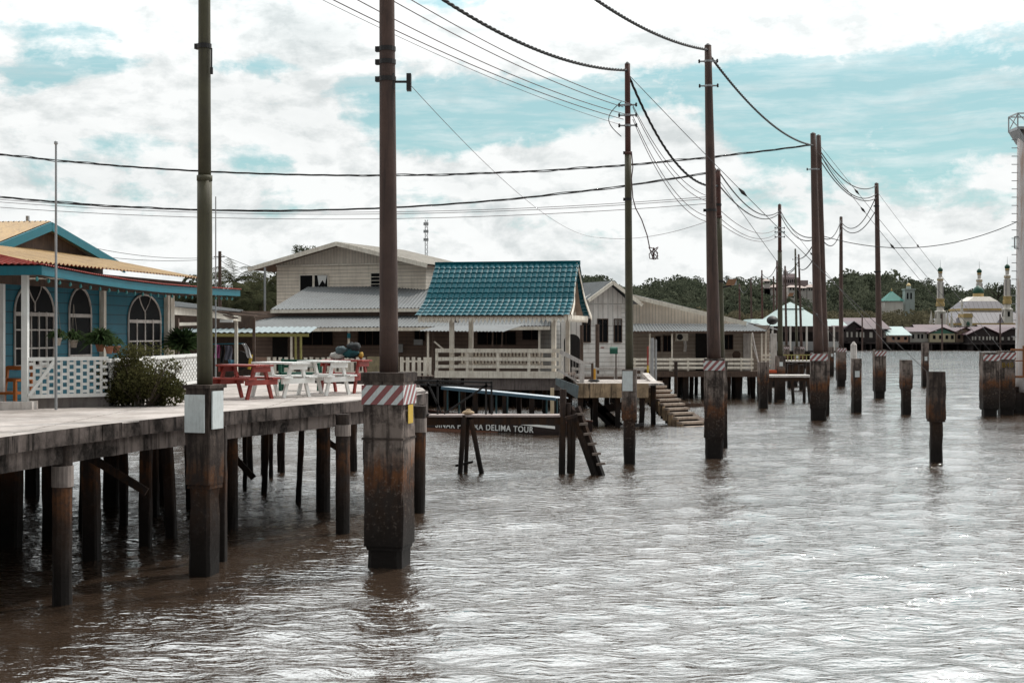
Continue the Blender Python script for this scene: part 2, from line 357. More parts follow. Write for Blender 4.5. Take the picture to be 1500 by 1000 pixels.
ii = (np.arange(nr-1)[:,None]*nc+np.arange(nc-1)[None,:]).ravel(); Q = np.stack([ii, ii+1, ii+nc+1, ii+nc], 1).astype(np.int32)
me = bpy.data.meshes.new('river'); me.vertices.add(len(V)); me.vertices.foreach_set('co', V.ravel()); me.loops.add(Q.size)
me.loops.foreach_set('vertex_index', Q.ravel()); me.polygons.add(len(Q)); me.polygons.foreach_set('loop_start', np.arange(0, Q.size, 4, dtype=np.int32))
me.polygons.foreach_set('use_smooth', [True]*len(Q)); me.update(calc_edges=True)
m, t = newmat('murky river water'); p = wpos(t)
h1 = t.noise(t.scale(p, 1.0, 2.1, 1), 3.4, 3, .52, .35); h2 = t.noise(t.scale(p, 1, 1.8, 1), 10.0, 3, .6, .3); h3 = t.noise(t.scale(p, .45, 1, 1), .55, 4, .55)
pat = t.rng(t.noise(t.scale(p, .5, 1.2, 1), .12, 5, .6), .38, .62, .55, 1.25)
hh = t.m('ADD', t.m('MULTIPLY', t.m('MULTIPLY', h1, pat), .125), t.m('ADD', t.m('MULTIPLY', h2, .018), t.m('MULTIPLY', h3, .08)))
mud = t.mix(t.rng(t.noise(p, .25, 4), .35, .65), WATC1, WATC2)
finish(t, mud, WATR, hh, WATB, 1.0, 0, .5)
for nd in m.node_tree.nodes:
    if nd.type == 'BSDF_PRINCIPLED': nd.inputs['IOR'].default_value = WATI; nd.inputs['Specular IOR Level'].default_value = WATS
me.materials.append(m); wo = bpy.data.objects.new('river_water', me); COL.objects.link(wo); tag(wo, kind='structure')

# ------------------------------------------------------------------ piles
def pile(m, x, y, z0, z1, wx, wy=None, rz=0, ch=None, lean=(0,0), jit=.012, roundn=0):
    """an upright that is never quite straight: rings every 0.25 m, knocked about a little"""
    wy = wy or wx; ch = wx*.12 if ch is None else ch; c, q = math.cos(rz), math.sin(rz); a, b = wx/2, wy/2
    if roundn: base = [(a*math.cos(2*PI*i/roundn), a*math.sin(2*PI*i/roundn)) for i in range(roundn)]
    else: base = [(-a+ch,-b),(a-ch,-b),(a,-b+ch),(a,b-ch),(a-ch,b),(-a+ch,b),(-a,b-ch),(-a,-b+ch)]
    n = len(base); k = max(1, int((z1-z0)/.25)); vs = []; fs = []
    for i in range(k+1):
        z = z0+(z1-z0)*i/k; ox = lean[0]*(z-z0)+random.uniform(-jit, jit)*.5; oy = lean[1]*(z-z0)
        for bx, by in base:
            r = 1+random.uniform(-jit, jit)/a
            vs.append((x+ox+(c*bx-q*by)*r, y+oy+(q*bx+c*by)*r, z+(random.uniform(-jit, jit)*.6 if i == k else 0)))
    for i in range(k):
        for j in range(n): fs.append((i*n+j, i*n+(j+1)%n, (i+1)*n+(j+1)%n, (i+1)*n+j))
    fs.append(tuple(k*n+j for j in range(n))); fs.append(tuple(range(n-1,-1,-1)))
    return m.add(vs, fs)
def onepile(name, mat, parent, *a, **k):
    m = MB(k.pop('local', False)); pile(m, *a, **k); return m.build(name, mat, parent)

def clip(poly, axis, val, keep_less):
    out = []
    for i in range(len(poly)):
        a, b = poly[i], poly[(i+1)%len(poly)]; ia = (a[axis] <= val) == keep_less; ib = (b[axis] <= val) == keep_less
        if ia: out.append(a)
        if ia != ib:
            tt = (val-a[axis])/(b[axis]-a[axis]); out.append((a[0]+(b[0]-a[0])*tt, a[1]+(b[1]-a[1])*tt))
    return out
def stripes(t, wx, wy, z0, z1, sides='fr', step=.19):
    """a striped warning sheet wrapped on the front and the right face of a footing"""
    m = MB(True); g = .004
    m.box(-wx/2-g, wx/2+g, -wy/2-g-.004, -wy/2-g, z0, z1)
    if 'r' in sides: m.box(wx/2+g, wx/2+g+.004, -wy/2-g-.004, wy/2, z0, z1)
    s = m.build('warning_sheet', SIGNW, t); m = MB(True); h = z1-z0
    def run(L, put, st):
        x = -h-st
        while x < L+st:
            poly = [(x, 0), (x+st*.52, 0), (x+st*.52+h*.9, h), (x+h*.9, h)]
            poly = clip(poly, 0, 0.0, False) if poly else poly
            if poly: poly = clip(poly, 0, L, True)
            if len(poly) > 2: put(poly)
            x += st
    def front(poly): m.slab([(-wx/2-g+u, -wy/2-g-.007, z0+v) for u, v in poly], (0,.002,0))
    def right(poly): m.slab([(wx/2+g+.007, -wy/2+u, z0+v) for u, v in poly], (-.002,0,0))
    run(wx+2*g, front, step)
    if 'r' in sides: run(wy, right, step*.9)
    m.build('red_stripes', PINKR, s)

PT = {}
def insul(t, x, y, z, side, r=.035):
    m = MB(True); m.tube((x, y, z), (x+side*.16, y, z), .012, n=6)
    m.lathe((x+side*.16, y, z-.05), [(r*.5,0),(r,.03),(r*.6,.05),(r,.07),(r*.5,.11)], 8); m.build('insulator', BLACKM, t)
def pole(key, label, px, yw, bw, ybt, yst, tip, rb, rt, mat, sheet=None, rz=0, split=None, mat2=None, inner=.84, wy=None, ins=(), bands=(), name='utility_pole', gr='tall poles on concrete footings in the river', fm=None):
    """px,yw: foot of the footing on the water; bw footing width px; ybt its top row; yst row of the step; tip (px,py) of the shaft"""
    D = DW(yw); ppm = F/D; x, y = XY(px, D); w_ = bw/ppm; wy = (wy or bw)/ppm; zt = ZP(ybt, D); zs = ZP(yst, D) if yst else None; fm = fm or CON
    t = thing(name, label, 'pole' if tip else 'post', (x, y, 0), rz, gr); J = .012 if D < 70 else .005
    m = MB(True)
    if zs is not None:
        pile(m, 0, 0, -2.5, zs+.05, w_*inner, wy*inner, jit=J); pile(m, 0, 0, zs, zt, w_, wy, ch=w_*.04, jit=J)
        pile(m, 0, 0, zs-.06, zs+.003, w_*.93, wy*.93, ch=w_*.06, jit=J)
    else: pile(m, 0, 0, -2.5, zt, w_, wy, ch=w_*.05, jit=J)
    m.build('footing', fm, t)
    if tip:
        tx = (tip[0]-px)/ppm; ztp = ZP(tip[1], D); c, q = math.cos(-rz), math.sin(-rz); r0, r1 = rb/2/ppm, rt/2/ppm
        e = Vector((c*tx, q*tx, ztp)); a = Vector((0, 0, zt-.1)); m = MB(True)
        if split:
            zq = ZP(split, D); k = (zq-a.z)/(e.z-a.z); mid = a.lerp(e, k); rm = r0+(r1-r0)*k
            m.tube(a, mid, r0, rm*1.06, 16, 6, .01); m.build('lower_shaft', mat, t, True)
            m = MB(True); m.tube(mid, e, rm*.93, r1, 16, 6, .01); m.tube(mid-Vector((0,0,.03)), mid+Vector((0,0,.05)), rm*1.12, n=16)
            m.build('upper_shaft', mat2 or mat, t, True)
        else: m.tube(a, e, r0, r1, 16, 10, .012); m.build('shaft', mat, t, True)
        m = MB(True); m.tube(e, e+Vector((0,0,.06)), r1*1.05, r1*.3, 12); m.build('cap', BLACKM, t)
        for py in ins:
            z = ZP(py, D); k = (z-a.z)/(e.z-a.z); cc = a.lerp(e, k)
            m = MB(True); m.tube(cc-Vector((0,0,.03)), cc+Vector((0,0,.03)), r1*1.25, n=12); m.bar(cc-Vector((r1+.12,0,0)), cc+Vector((r1+.12,0,0)), .04, .04); m.build('clamp', GALV, t)
            for sdd in (-1, 1): insul(t, cc.x+sdd*r1, cc.y, z, sdd)
        for py in bands:
            z = ZP(py, D); k = (z-a.z)/(e.z-a.z); cc = a.lerp(e, k); rr = r0+(r1-r0)*k
            m = MB(True); m.tube(cc-Vector((0,0,.035)), cc+Vector((0,0,.035)), rr*1.1, n=14); m.box(cc.x-rr*1.5, cc.x-rr, cc.y-.05, cc.y+.03, cc.z-.04, cc.z+.04); m.build('clamp', BLACKM, t)
        PT[key] = (Vector((x, y, 0)), a, e, c, q, tx)
    if sheet:
        kind, s0, s1 = sheet[:3]; z1, z0 = ZP(s0, D), ZP(s1, D)
        if kind == 'stripe': stripes(t, w_+2*J, wy+2*J, z0, z1, step=w_*.34)
        else:
            sw = sheet[3]/ppm; m = MB(True); ox = (sheet[4]/ppm if len(sheet) > 4 else 0)
            m.box(ox-sw/2, ox+sw/2, -wy/2-J-.014, -wy/2-J-.004, z0, z1); m.build('reflector', SIGNW, t)
    return t
def at(key, py=None, z=None, dx=0, dy=0):
    """a point on the shaft of a pole at a given height"""
    b, a, e, c, q, tx = PT[key]
    if z is None: z = ZP(py, b.y)
    k = (z-a.z)/(e.z-a.z); return Vector((b.x+tx*k+dx, b.y+dy, z))

pA = pole('A', 'olive foreground steel pole with white sheets on its dark footing by the pier', 300, 840, 40, 566, 708, (299,-324), 23, 16, POLES, None, math.radians(-20), 262, POLES, .86, bands=(68,), fm=CON2)
D = DW(840); ppm = F/D; 
m = MB(True); m.box(-.19, .14, -.235-.018, -.235-.006+.02, ZP(632,D), ZP(577,D)); m.build('white_sheet', SIGNW, pA)
m = MB(True); m.box(.215, .235, -.16, .14, ZP(627,D), ZP(572,D)); m.build('white_sheet', SIGNW, pA)
m = MB(True); m.box(-.235, .235, -.235, .235, ZP(566,D)-.02, ZP(566,D)+.03); m.build('footing_cap', CON2, pA)
m = MB(True); m.tube((.13,-.02,ZP(72,D)), (.13,-.02,ZP(100,D)), .012, n=6); m.tube((.13,-.02,ZP(110,D)), (.13,-.02,ZP(100,D)), .022, n=8); m.build('stay_fitting', BLACKM, pA)

pC = pole('C', 'thick brown concrete pole at the pier corner, its striped footing bearing a yellow plate', 570, 828, 60, 549, 796, (565,-305), 28, 19, POLEC, ('stripe', 563, 591), math.radians(-13), None, None, .86, bands=(72,91,116))
D = DW(828); m = MB(True); m.box(.345, .352, -.13, .12, ZP(619,D), ZP(592,D)); m.build('yellow_plate', YELP, pC)
m = MB(True); m.box(-.345, .345, -.345, .345, ZP(558,D), ZP(545,D)); m.build('footing_cap', CON2, pC); m = MB(True); m.box(-.335,.335,-.335,.335, ZP(642,D), ZP(639,D)); m.build('footing_joint', CON2, pC)
e = at('C', 120); ta = thing('antenna', 'small grey panel antenna clamped high on the thick brown pole', 'antenna', (e.x+.1, e.y, e.z))
m = MB(True); m.box(.2, .27, -.08, .08, -.14, .12); m.build('panel', BLACKM, ta)
m = MB(True); m.tube((0,0,0), (.2,0,0), .02, n=8); m.tube((-.02,-.05,-.12), (-.02,-.05,.12), .035, n=8); m.build('bracket', BLACKM, ta)

pole('D', 'slim pole olive below and rusty above, white sheet on its footing beside the stairs', 922, 679, 21, 541, 612, (919,94), 12, 8, POLES, ('panel', 543, 572, 15, -2), math.radians(-8), 225, POLER, .8, ins=(154,169,184), bands=(224,292))
pole('E', 'tall brown concrete pole with striped footing standing right of the stairs', 1046, 670, 29, 525, 640, (1037,67), 20, 10, POLEC, ('stripe', 528, 542), math.radians(-8), None, None, .88, ins=(90,126), bands=(308,))
pole('F', 'olive steel pole with a floodlight close behind the tall brown pole', 1056, 655, 17, 530, None, (1052,250), 12, 7, POLES, None, 0, 318, POLER, bands=(300,412), wy=17)
pole('F2', 'thin dark pole squeezed between the tall brown pole and the floodlight pole', 1050, 648, 10, 528, None, (1047,248), 7, 5, POLER, None, 0)
pole('G', 'olive steel pole with small white reflector at the end of the long cream house', 1143, 585, 13, 521, None, (1142,300), 8, 5, POLES, ('panel', 530, 536, 5), 0, 368, POLER, ins=(334,340,347))
pole('H', 'front pole of the joined brown pair, striped footing with a yellow mark', 1199, 615, 24, 517, 598, (1191,196), 15, 8, POLEC, ('stripe', 518, 528), math.radians(-10), None, None, .94, ins=(248,))
pole('H2', 'rear pole of the joined brown pair, standing just right of the striped one', 1208, 607, 12, 515, None, (1199,199), 11, 7, POLEC, None, 0)
pole('I', 'brown pole with striped footing between the joined pair and the tall rightmost pole', 1232, 566, 13, 509, 556, (1232,318), 7, 4.5, POLEC, ('stripe', 510, 515), 0)
pole('J', 'tall rightmost brown pole with pale striped footing in open water', 1288, 583, 16, 512, 572, (1284,269), 9.5, 6, POLEC, ('stripe', 514, 521), 0, bands=(302,398))
pole('K', 'far olive pole with a white dot on its footing, left of a twin brown pole', 1167, 550, 8, 507, None, (1165,365), 4, 2.6, POLES, ('panel', 520, 525, 3), 0, ins=(380,))
pole('L', 'far brown pole with striped footing right beside the far olive one', 1174, 545, 8, 507, None, (1170,373), 4, 2.6, POLEC, ('stripe', 508, 511), 0)
pole('M', 'far brown pole before the pale turquoise roof, carrying a floodlight', 1152, 545, 8, 505, None, (1150,390), 3.8, 2.6, POLEC, ('stripe', 508, 511), 0)
pole('N', 'dark far pole just left of the olive pole with small reflector', 1138, 536, 6, 508, None, (1138,382), 3.4, 2.2, POLER, None, 0)
for k, (lb, px, yt, D) in enumerate([('thin distant pole, fourth from the left over the cream roof', 1134, 405, 200), ('thin distant pole, third from the left over the cream roof', 1117, 396, 179),
        ('thin distant pole, second from the left over the cream roof', 1101, 407, 200), ('thin distant pole, leftmost over the cream roof', 1084, 416, 228), ('short far brown pole behind the striped pole of the pair', 1212, 470, 120)]):
    pole('O%d' % k, lb, px, HY+F*H/D, 5, HY+F*1.2/D, None, (px-1, yt), 3.4, 2.2, [POLEC, POLER][k % 2], None, 0)
# bare footings and posts without a pole
PG = 'bare posts standing in open water'
P1 = pole('p1', 'nearest bare post, broad dark upper block on a narrower foot', 1371, 678, 24, 544, 614, None, 0, 0, None, None, math.radians(-6), inner=.70, name='mooring_post', gr=PG, fm=CON2)
P2 = pole('p2', 'bare brown post with chipped waist between the tall rightmost pole and the nearest bare post', 1327, 607, 15, 527, 568, None, 0, 0, None, None, .1, inner=.8, name='mooring_post', gr=PG)
P3 = pole('p3', 'square brown post with a small white reflector, left of the tall rightmost pole', 1254.5, 604, 12, 525, None, None, 0, 0, None, ('panel', 543, 552, 7, -1), .1, name='mooring_post', gr=PG)
P4 = pole('p4', 'far slim post with white reflector in front of the cream far houses', 1355, 566, 9, 502, None, None, 0, 0, None, ('panel', 522, 528, 4), 0, name='mooring_post', gr=PG)
P5 = pole('p5', 'stubby post with pale waist off the end of the cream house', 1118, 598, 14, 530, 560, None, 0, 0, None, None, .15, inner=.85, name='mooring_post', gr=PG, fm=CON)
P6 = pole('p6', 'left of the two big striped blocks at the right edge', 1449, 609, 23, 516, 598, None, 0, 0, None, ('stripe', 519, 528), -.04, inner=.8, name='mooring_block', gr='twin striped blocks')
P7 = pole('p7', 'right of the two big striped blocks, with yellow writing', 1473, 607, 22, 514, 597, None, 0, 0, None, ('stripe', 516, 526), -.04, inner=.88, name='mooring_block', gr='twin striped blocks')
pole('p8', 'short far post with small reflector behind the joined pair', 1218, 550, 6, 508, None, None, 0, 0, None, ('panel', 518, 522, 3), 0, name='mooring_post', gr=PG)

def writing(name, s, size, mat, parent, loc, rot, ext=.004, sx=1.0, shear=0, local=True):
    cu = bpy.data.curves.new(name, 'FONT'); cu.body = s; cu.size = size; cu.extrude = ext; cu.align_x = 'CENTER'; cu.space_character = 1.12; cu.offset = size*.012
    tmp = bpy.data.objects.new(name, cu); COL.objects.link(tmp); bpy.context.view_layer.update()
    me = bpy.data.meshes.new_from_object(tmp.evaluated_get(bpy.context.evaluated_depsgraph_get())); bpy.data.objects.remove(tmp)
    M_ = Matrix.Translation(Vector(loc)) @ Matrix.Rotation(rot[2], 4, 'Z') @ Matrix.Rotation(PI/2, 4, 'X') @ Matrix.Rotation(rot[1], 4, 'Z') @ Matrix.Diagonal((sx, 1, 1, 1))
    if not local: M_ = ROOTM[parent.name].inverted() @ M_
    me.transform(M_); me.materials.clear(); me.materials.append(mat)
    o = bpy.data.objects.new(name, me); COL.objects.link(o); o.parent = parent; ROOTM[o.name] = ROOTM[parent.name]; return o
D = DW(607); writing('painted_writing', 'B40', .30, weathered('worn yellow lettering', (.22,.14,.02), (.05,.04,.02), .7, .5, 9, .8), P7, (-.02, -11*D/F-.03, ZP(537.5, D)), (0,0,0))

m = MB(); x, y = XY(1250.5, 70); m.tube((x,y,.5), (x,y,ZP(505,70)), .17, .15, 10); m.tube((x,y,ZP(505,70)), (x,y,ZP(500,70)), .15, .03, 10)
tag(m.build('white_post', GREYP), 'short white capped post standing behind the brown post with reflector', 'post')
# rusty steel tower at the right edge
D = 64.0; x0, _ = XY(1489, D); t = thing('steel_tower', 'tall white steel column with ladder rungs and rust at the right edge', 'tower', (x0+.55, D, 0))
m = MB(); m.tube((x0+.58, D, .8), (x0+.50, D, ZP(192,D)), .62, .44, 24, 8, .004); m.build('column', weathered('rust streaked white steel', (.56,.54,.54), (.30,.13,.05), .25, .7, .8, .5), t, True)
m = MB(); m.tube((x0+.58, D, -2), (x0+.58, D, .95), .80, n=16); m.build('footing', CON2, t)
m = MB(); m.tube((x0-.15, D, -2), (x0-.15, D, 1.2), .3, n=12); m.build('footing', CON2, t)
RUST = weathered('rusty steel', (.26,.10,.04), (.10,.05,.03), .6, .5, 4, .85)
m = MB(); zc = ZP(551, D)
m.tube((x0-.5, D-.7, zc), (x0+2, D-.7, zc), .05, n=8); m.tube((x0-.5, D-.7, ZP(512,D)), (x0+2, D-.7, ZP(512,D)), .05, n=8); m.tube((x0-.4, D-.7, zc), (x0-.4, D-.7, ZP(512,D)), .06, n=8); m.tube((x0+.1, D-.7, zc), (x0+.1, D-.7, ZP(506,D)), .08, n=8)
m.tube((x0-.5, D-.7, ZP(528,D)), (x0+2, D-.7, ZP(528,D)), .025, n=8); m.build('base_frame', RUST, t)
m = MB(); zt = ZP(192, D)
m.prism([(x0-.15,D-.6),(x0+2.2,D-.6),(x0+2.2,D+.6),(x0-.15,D+.6)], zt, zt+.12); m.slab([(x0-.15,D-.6,zt),(x0+.2,D-.6,zt-.55),(x0+.2,D+.6,zt-.55),(x0-.15,D+.6,zt)], (.08,0,0)); m.build('platform', GALV, t)
m = MB(); ztt = ZP(169, D)
for yy in (D-.58, D+.58): m.bar((x0-.15,yy,ztt), (x0+2.2,yy,ztt), .05, .05); m.bar((x0-.15,yy,zt), (x0-.15,yy,ztt), .05, .05); m.bar((x0-.15,yy,ztt), (x0+.45,yy,zt+.1), .03, .03)
m.bar((x0-.15,D-.58,ztt), (x0-.5,D-.58,ztt-.7), .04, .04); m.bar((x0-.15,D-.58,ztt), (x0-.15,D+.58,ztt), .05, .05); m.build('railing', GALV, t)
for py in range(205, 500, 12): m = MB(); m.tube((x0-.22, D, ZP(py,D)), (x0+.3, D, ZP(py,D)), .018, n=5); m.build('ladder_rung', GALV, t)
m = MB(); zz = ZP(347, D); zy = ZP(364, D)
for zz_ in (zz, zy): m.bar((x0-.12,D-.1,zz_), (x0+.4,D-.1,zz_), .05, .05)
m.bar((x0-.12,D-.1,zz), (x0-.12,D-.1,zy), .05, .05); m.build('bracket', GALV, t)

# ------------------------------------------------------------------ cables
def sagpts(A, B, mid=None, sag=None, n=40):
    A, B = Vector(A), Vector(B); d = B-A
    if mid:
        u = (mid[0]-750)/F; tt = (u*A.y-A.x)/(d.x-u*d.y); tt = min(.97, max(.03, tt)); Yd = A.y+tt*d.y; sag = (A.z+tt*d.z-ZP(mid[1], Yd))/(4*tt*(1-tt))
    return [A+d*(i/n)-Vector((0,0,sag*4*(i/n)*(1-i/n))) for i in range(n+1)]
def cable(label, A, B, mid=None, sag=None, r=.02, mat=None, twist=0, group=None, n=40, cat='cable', loose=0, name='cable'):
    mat = mat or CABLE; pts = sagpts(A, B, mid, sag, n); m = MB()
    if twist:
        L = (Vector(B)-Vector(A)).length; N = int(L/.09); pts = sagpts(A, B, mid, sag, N)
        for s in range(twist):
            q = []
            for i, p in enumerate(pts):
                d = (pts[min(i+1,N)]-pts[max(0,i-1)]).normalized(); rr = d.cross(Vector((0,0,1))).normalized(); u = rr.cross(d)
                a = i*.09*9+2*PI*s/twist; R = r*.62
                if loose: a = i*.09*2.2+2*PI*s/twist+math.sin(i*.013)*2; R = r*.7*(1+loose*max(0, math.sin(i*.021+s*1.3))**6)
                q.append(p+rr*math.cos(a)*R+u*math.sin(a)*R)
            m.path(q, r*.55, 5)
    else: m.path(pts, r, 5)
    return tag(m.build(name, mat, None, True), label, cat, group)
A_top = at('A', z=11.6); GB = 'bare wires between the foreground and the slim pole'
cable('thick twisted black cable coming from the upper left to the slim two-tone pole', A_top, at('D', 103), (750,57), r=.038, twist=3)
cable('thick twisted black cable from above down to the top of the tall brown pole', at('C', z=11.8), at('E', 73), (950,45), r=.038, twist=3)
for k, (z0, mid, py) in enumerate([(10.6,(700,55),153),(10.3,(700,68),157),(9.9,(700,88),170),(9.6,(700,99),175)]):
    cable('one of four bare wires slanting down to the insulators of the slim two-tone pole', at('A', z=z0), at('D', py, dx=(-.12 if k%2 else .12)), mid, r=.011, mat=WIRE, group=GB)
cable('very thin wire below the four slanting bare wires', at('A', z=9.5), at('D', 186), (700,106), r=.006, mat=WIRE)
cable('thick twisted cable sagging from the slim two-tone pole to behind the tall brown pole', at('D', 106), at('F', 272), (982,228), r=.034, twist=3)
for k, (p0, p1, mid) in enumerate([(154,290,(975,235)),(157,296,(975,243)),(170,318,(975,262)),(175,325,(975,270))]):
    cable('one of four bare wires falling from the slim two-tone pole towards the floodlight pole', at('D', p0, dx=.14), at('F', p1), mid, r=.010, mat=WIRE, group='bare wires falling towards the floodlight pole')
cable('thick twisted cable sagging from the tall brown pole to the joined pair of poles', at('E', 78), at('H', 213), (1098,152), r=.036, twist=3)
cable('upper loosely twisted cable crossing the whole sky from the left to the joined pair', W(-160,205,60), at('H', 212), (500,257), r=.034, twist=3, loose=1.4)
cable('lower loosely twisted cable crossing the sky from the left to the floodlight pole', W(-160,268,46), at('F', 251), (500,307), r=.026, twist=3, loose=1.2)
for k, (y0, y1, mid) in enumerate([(278,287,(500,311)),(282,290,(500,314)),(290,297,(500,321))]):
    cable('thin wire, one of three running level just under the lower twisted cable', W(-160,y0,47), at('F', y1), mid, r=.009, mat=WIRE, group='three level thin wires on the left')
for k, (y0, y1, mid) in enumerate([(250,309,(1100,306)),(270,312,(1095,312))]):
    cable('one of two black cables sagging between the floodlight pole and the olive pole', at('F', y0), at('G', y1), mid, r=.024, group='two cables past the cream house')
for k, (y0, y1, mid) in enumerate([(306,332,(1098,338)),(318,338,(1098,347)),(326,345,(1098,351))]):
    cable('thin reddish wire, one of three sagging from the floodlight pole to the olive pole', at('F', y0), at('G', y1), mid, r=.011, mat=WIRE, group='three thin wires past the cream house')
for k, (y0, y1, mid) in enumerate([(306,347,(1166,340)),(312,350,(1164,345))]):
    cable('black cable, one of two sagging from the olive pole to the joined pair', at('G', y0), at('H', y1), mid, r=.024, group='two cables up to the joined pair')
for k, (y0, y1, mid) in enumerate([(218,272,(1245,270)),(222,284,(1248,285)),(232,290,(1252,290))]):
    cable('black cable, one of three sagging from the joined pair to the tall rightmost pole', at('H2', y0), at('J', y1), mid, r=.026, twist=0, group='three cables to the rightmost pole')
for k, (y0, y1, mid) in enumerate([(325,285,(1255,332)),(331,305,(1252,341))]):
    cable('one of two black cables rising right to the tall rightmost pole', at('I', y0), at('J', y1), mid, r=.028, group='two cables between the right poles')
for k, (y0, y1, mid) in enumerate([(347,322,(1215,350)),(349,336,(1215,360))]):
    cable('black cable, one of two from the joined pair to the brown pole right of it', at('H2', y0), at('I', y1), mid, r=.028, group='two cables right of the joined pair')
chain = [('K','H',375,352,(1180,374),2),('N','L',388,382,(1155,398),1),('N','K',396,392,(1152,402),1),('O1','N',400,388,(1128,405),2),('O2','O1',410,402,(1108,416),2),('O3','O2',420,411,(1092,428),2),('K','H',382,372,(1182,392),1)]
for k, (a, b, y0, y1, mid, n_) in enumerate(chain):
    lab = ['first cable loop from the far olive pole up to the joined pair','sagging cable from the dark far pole to the far brown pole','sagging cable from the dark far pole to the far olive pole','cable loop from a thin distant pole to the dark far pole','cable loop between the two middle distant poles','cable loop between the two leftmost distant poles','lower slack cable from the far olive pole up to the joined pair'][k]
    cable(lab, at(a, y0), at(b, y1), mid, r=.04 if PT[a][0].y > 140 else .03)
GUYM = weathered('dull grey stay wire', (.10,.095,.095), None, .2, 0, 6, .8, spec=.1)
def guy(label, A, B, beads=(.5,), r=.013):
    A, B = Vector(A), Vector(B); t = thing('guy_wire', label, 'guy wire', B); m = MB(); m.path(sagpts(A, B, sag=.12, n=10), r*.75, 5); m.build('wire', GUYM, t)
    for b in beads:
        p = B.lerp(A, b)-Vector((0,0,.48*b*(1-b))); d = (A-B).normalized()*.16; m = MB(); m.tube(p-d, p, .015, .055, 8); m.tube(p, p+d, .055, .015, 8); m.build('strain_insulator', BLACKM, t)
guy('guy wire falling right from the slim two-tone pole to the nearest bare post', at('D', 108), W(1362, 548, DW(678)), (.62,))
guy('guy wire from the floodlight pole down to the square post with reflector', at('F', 262), W(1250, 530, DW(604)), (.35,))
guy('guy wire from the olive pole by the house end down to the chipped post', at('G', 312), W(1322, 532, DW(607)), (.7,))
guy('leftmost of three guy wires fanning down to the twin striped blocks', at('H', 215), W(1442, 522, DW(609)), (.72,.55))
guy('middle of three guy wires fanning down to the twin striped blocks', at('H2', 211), W(1456, 520, DW(609)), (.78,))
guy('rightmost guy wire falling from the tall rightmost pole to the twin blocks', at('J', 280), W(1470, 516, DW(609)), (.62,))
cable('thin dotted cable running level from the joined pair to the white tower', at('H2', 345), W(1492, 324, 64), (1360,361), r=.018)
cable('hair thin wire running down right from the antenna on the thick brown pole', at('C', 124, dx=.35), W(878,348,60), (716,244), r=.005, mat=WIRE)
cable('thin slack wire from the roof ridge area up to the floodlight pole', W(878,348,60), at('F', 318), (960,345), r=.008, mat=WIRE)
# loose drop wire with a knot on the slim pole
m = MB(); D0 = 39.0
base = [(925,222),(927,245),(925,262),(927,290),(931,305),(940,322),(948,345),(952,365),(955,374)]
m.path([W(a, b, D0) for a, b in base], .016, 5)
kn = [W(958+8*math.sin(i*1.1)*(.5+.5*math.sin(i*.37)), 371+9*math.cos(i*.83), D0+.1*math.sin(i)) for i in range(26)]; m.path([W(955,374,D0)]+kn, .014, 5)
tag(m.build('drop_cable', WIRE), 'loose wire hanging from the slim two-tone pole and ending in a tangle', 'cable')
m = MB(); m.path([at('D', 150, dx=-.18, dy=-.1)+Vector((-.35*math.sin(i/12*PI), 0, -i*.08)) for i in range(13)], .012, 5)
tag(m.build('jumper_wire', CABLE), 'small looped wire at the insulators of the slim two-tone pole', 'cable')
def flood(label, x, y, z, s=1.0):
    t = thing('floodlight', label, 'floodlight', (x, y, z)); m = MB(True); m.prism([(-.25*s,-.2*s),(.2*s,-.2*s),(.25*s,.2*s),(-.2*s,.2*s)], 0, .32*s)
    c = m.v; m.v = [(p[0]+(p[2])*.45, p[1], p[2]) for p in c]; m.build('housing', weathered('orange brown housing', (.25,.13,.07), None, .4, .3, 5, .6), t)
    m = MB(True); m.box(.2*s, .34*s, -.18*s, .18*s, .03*s, .34*s); m.build('lens', GALV, t); m = MB(True); m.bar((-.3*s,.1,-.1*s), (.1*s,0,.0), .05, .05); m.build('bracket', BLACKM, t)
e = at('F', 418); flood('orange brown floodlight sticking out right of the pole behind the tall brown one', e.x+.30, e.y-.1, e.z, .6)
e = at('M', 434); flood('small distant floodlight on the far brown pole', e.x+.4, e.y-.1, e.z, 1.0)
# ------------------------------------------------------------------ pier
DZ = 2.34
pts = [(-6.95,12)]+[XY(a, b) for a, b in ((0,17.27),(150,19.7),(270,21.8),(330,23.0),(450,25.2),(540,27.3),(603,28.7),(627,30.2),(618,33),(540,35),(300,38))]+[(-15,39),(-15,12)]
pier = thing('concrete_pier', 'long bleached concrete pier deck on dark round and square piles, curving in from the left', 'pier', (-6,24,0))
m = MB(); m.prism(pts, DZ-.02, DZ); m.build('deck', DECK, pier)
def edge_strip(m, P, z0, z1, w, inset=0, seg=.5, jit=.008):
    """a kerb-like strip that follows the outer edge, broken into short slightly uneven lengths"""
    for a, b in zip(P[:-1], P[1:]):
        a, b = Vector((*a, 0)), Vector((*b, 0)); d = (b-a).normalized(); nrm = Vector((-d.y, d.x, 0)); n = max(1, int((b-a).length/seg))
        vs = []; fs = []
        for i in range(n+1):
            p = a.lerp(b, i/n)-nrm*(-inset); j1 = random.uniform(-jit, jit); j2 = random.uniform(-jit, jit)
            vs += [p+nrm*j1+Vector((0,0,z0+j2)), p+nrm*j1+Vector((0,0,z1)), p+nrm*w+Vector((0,0,z1)), p+nrm*w+Vector((0,0,z0))]
        for i in range(n):
            for k in range(4): fs.append((i*4+k, i*4+(k+1)%4, i*4+4+(k+1)%4, i*4+4+k))
        fs += [(0,3,2,1), (n*4, n*4+1, n*4+2, n*4+3)]; m.add(vs, fs)
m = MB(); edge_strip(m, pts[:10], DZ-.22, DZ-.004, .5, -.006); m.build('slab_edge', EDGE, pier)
m = MB(); edge_strip(m, pts[:9], DZ-.47, DZ-.221, .35, .12); m.build('edge_beam', BEAM, pier)
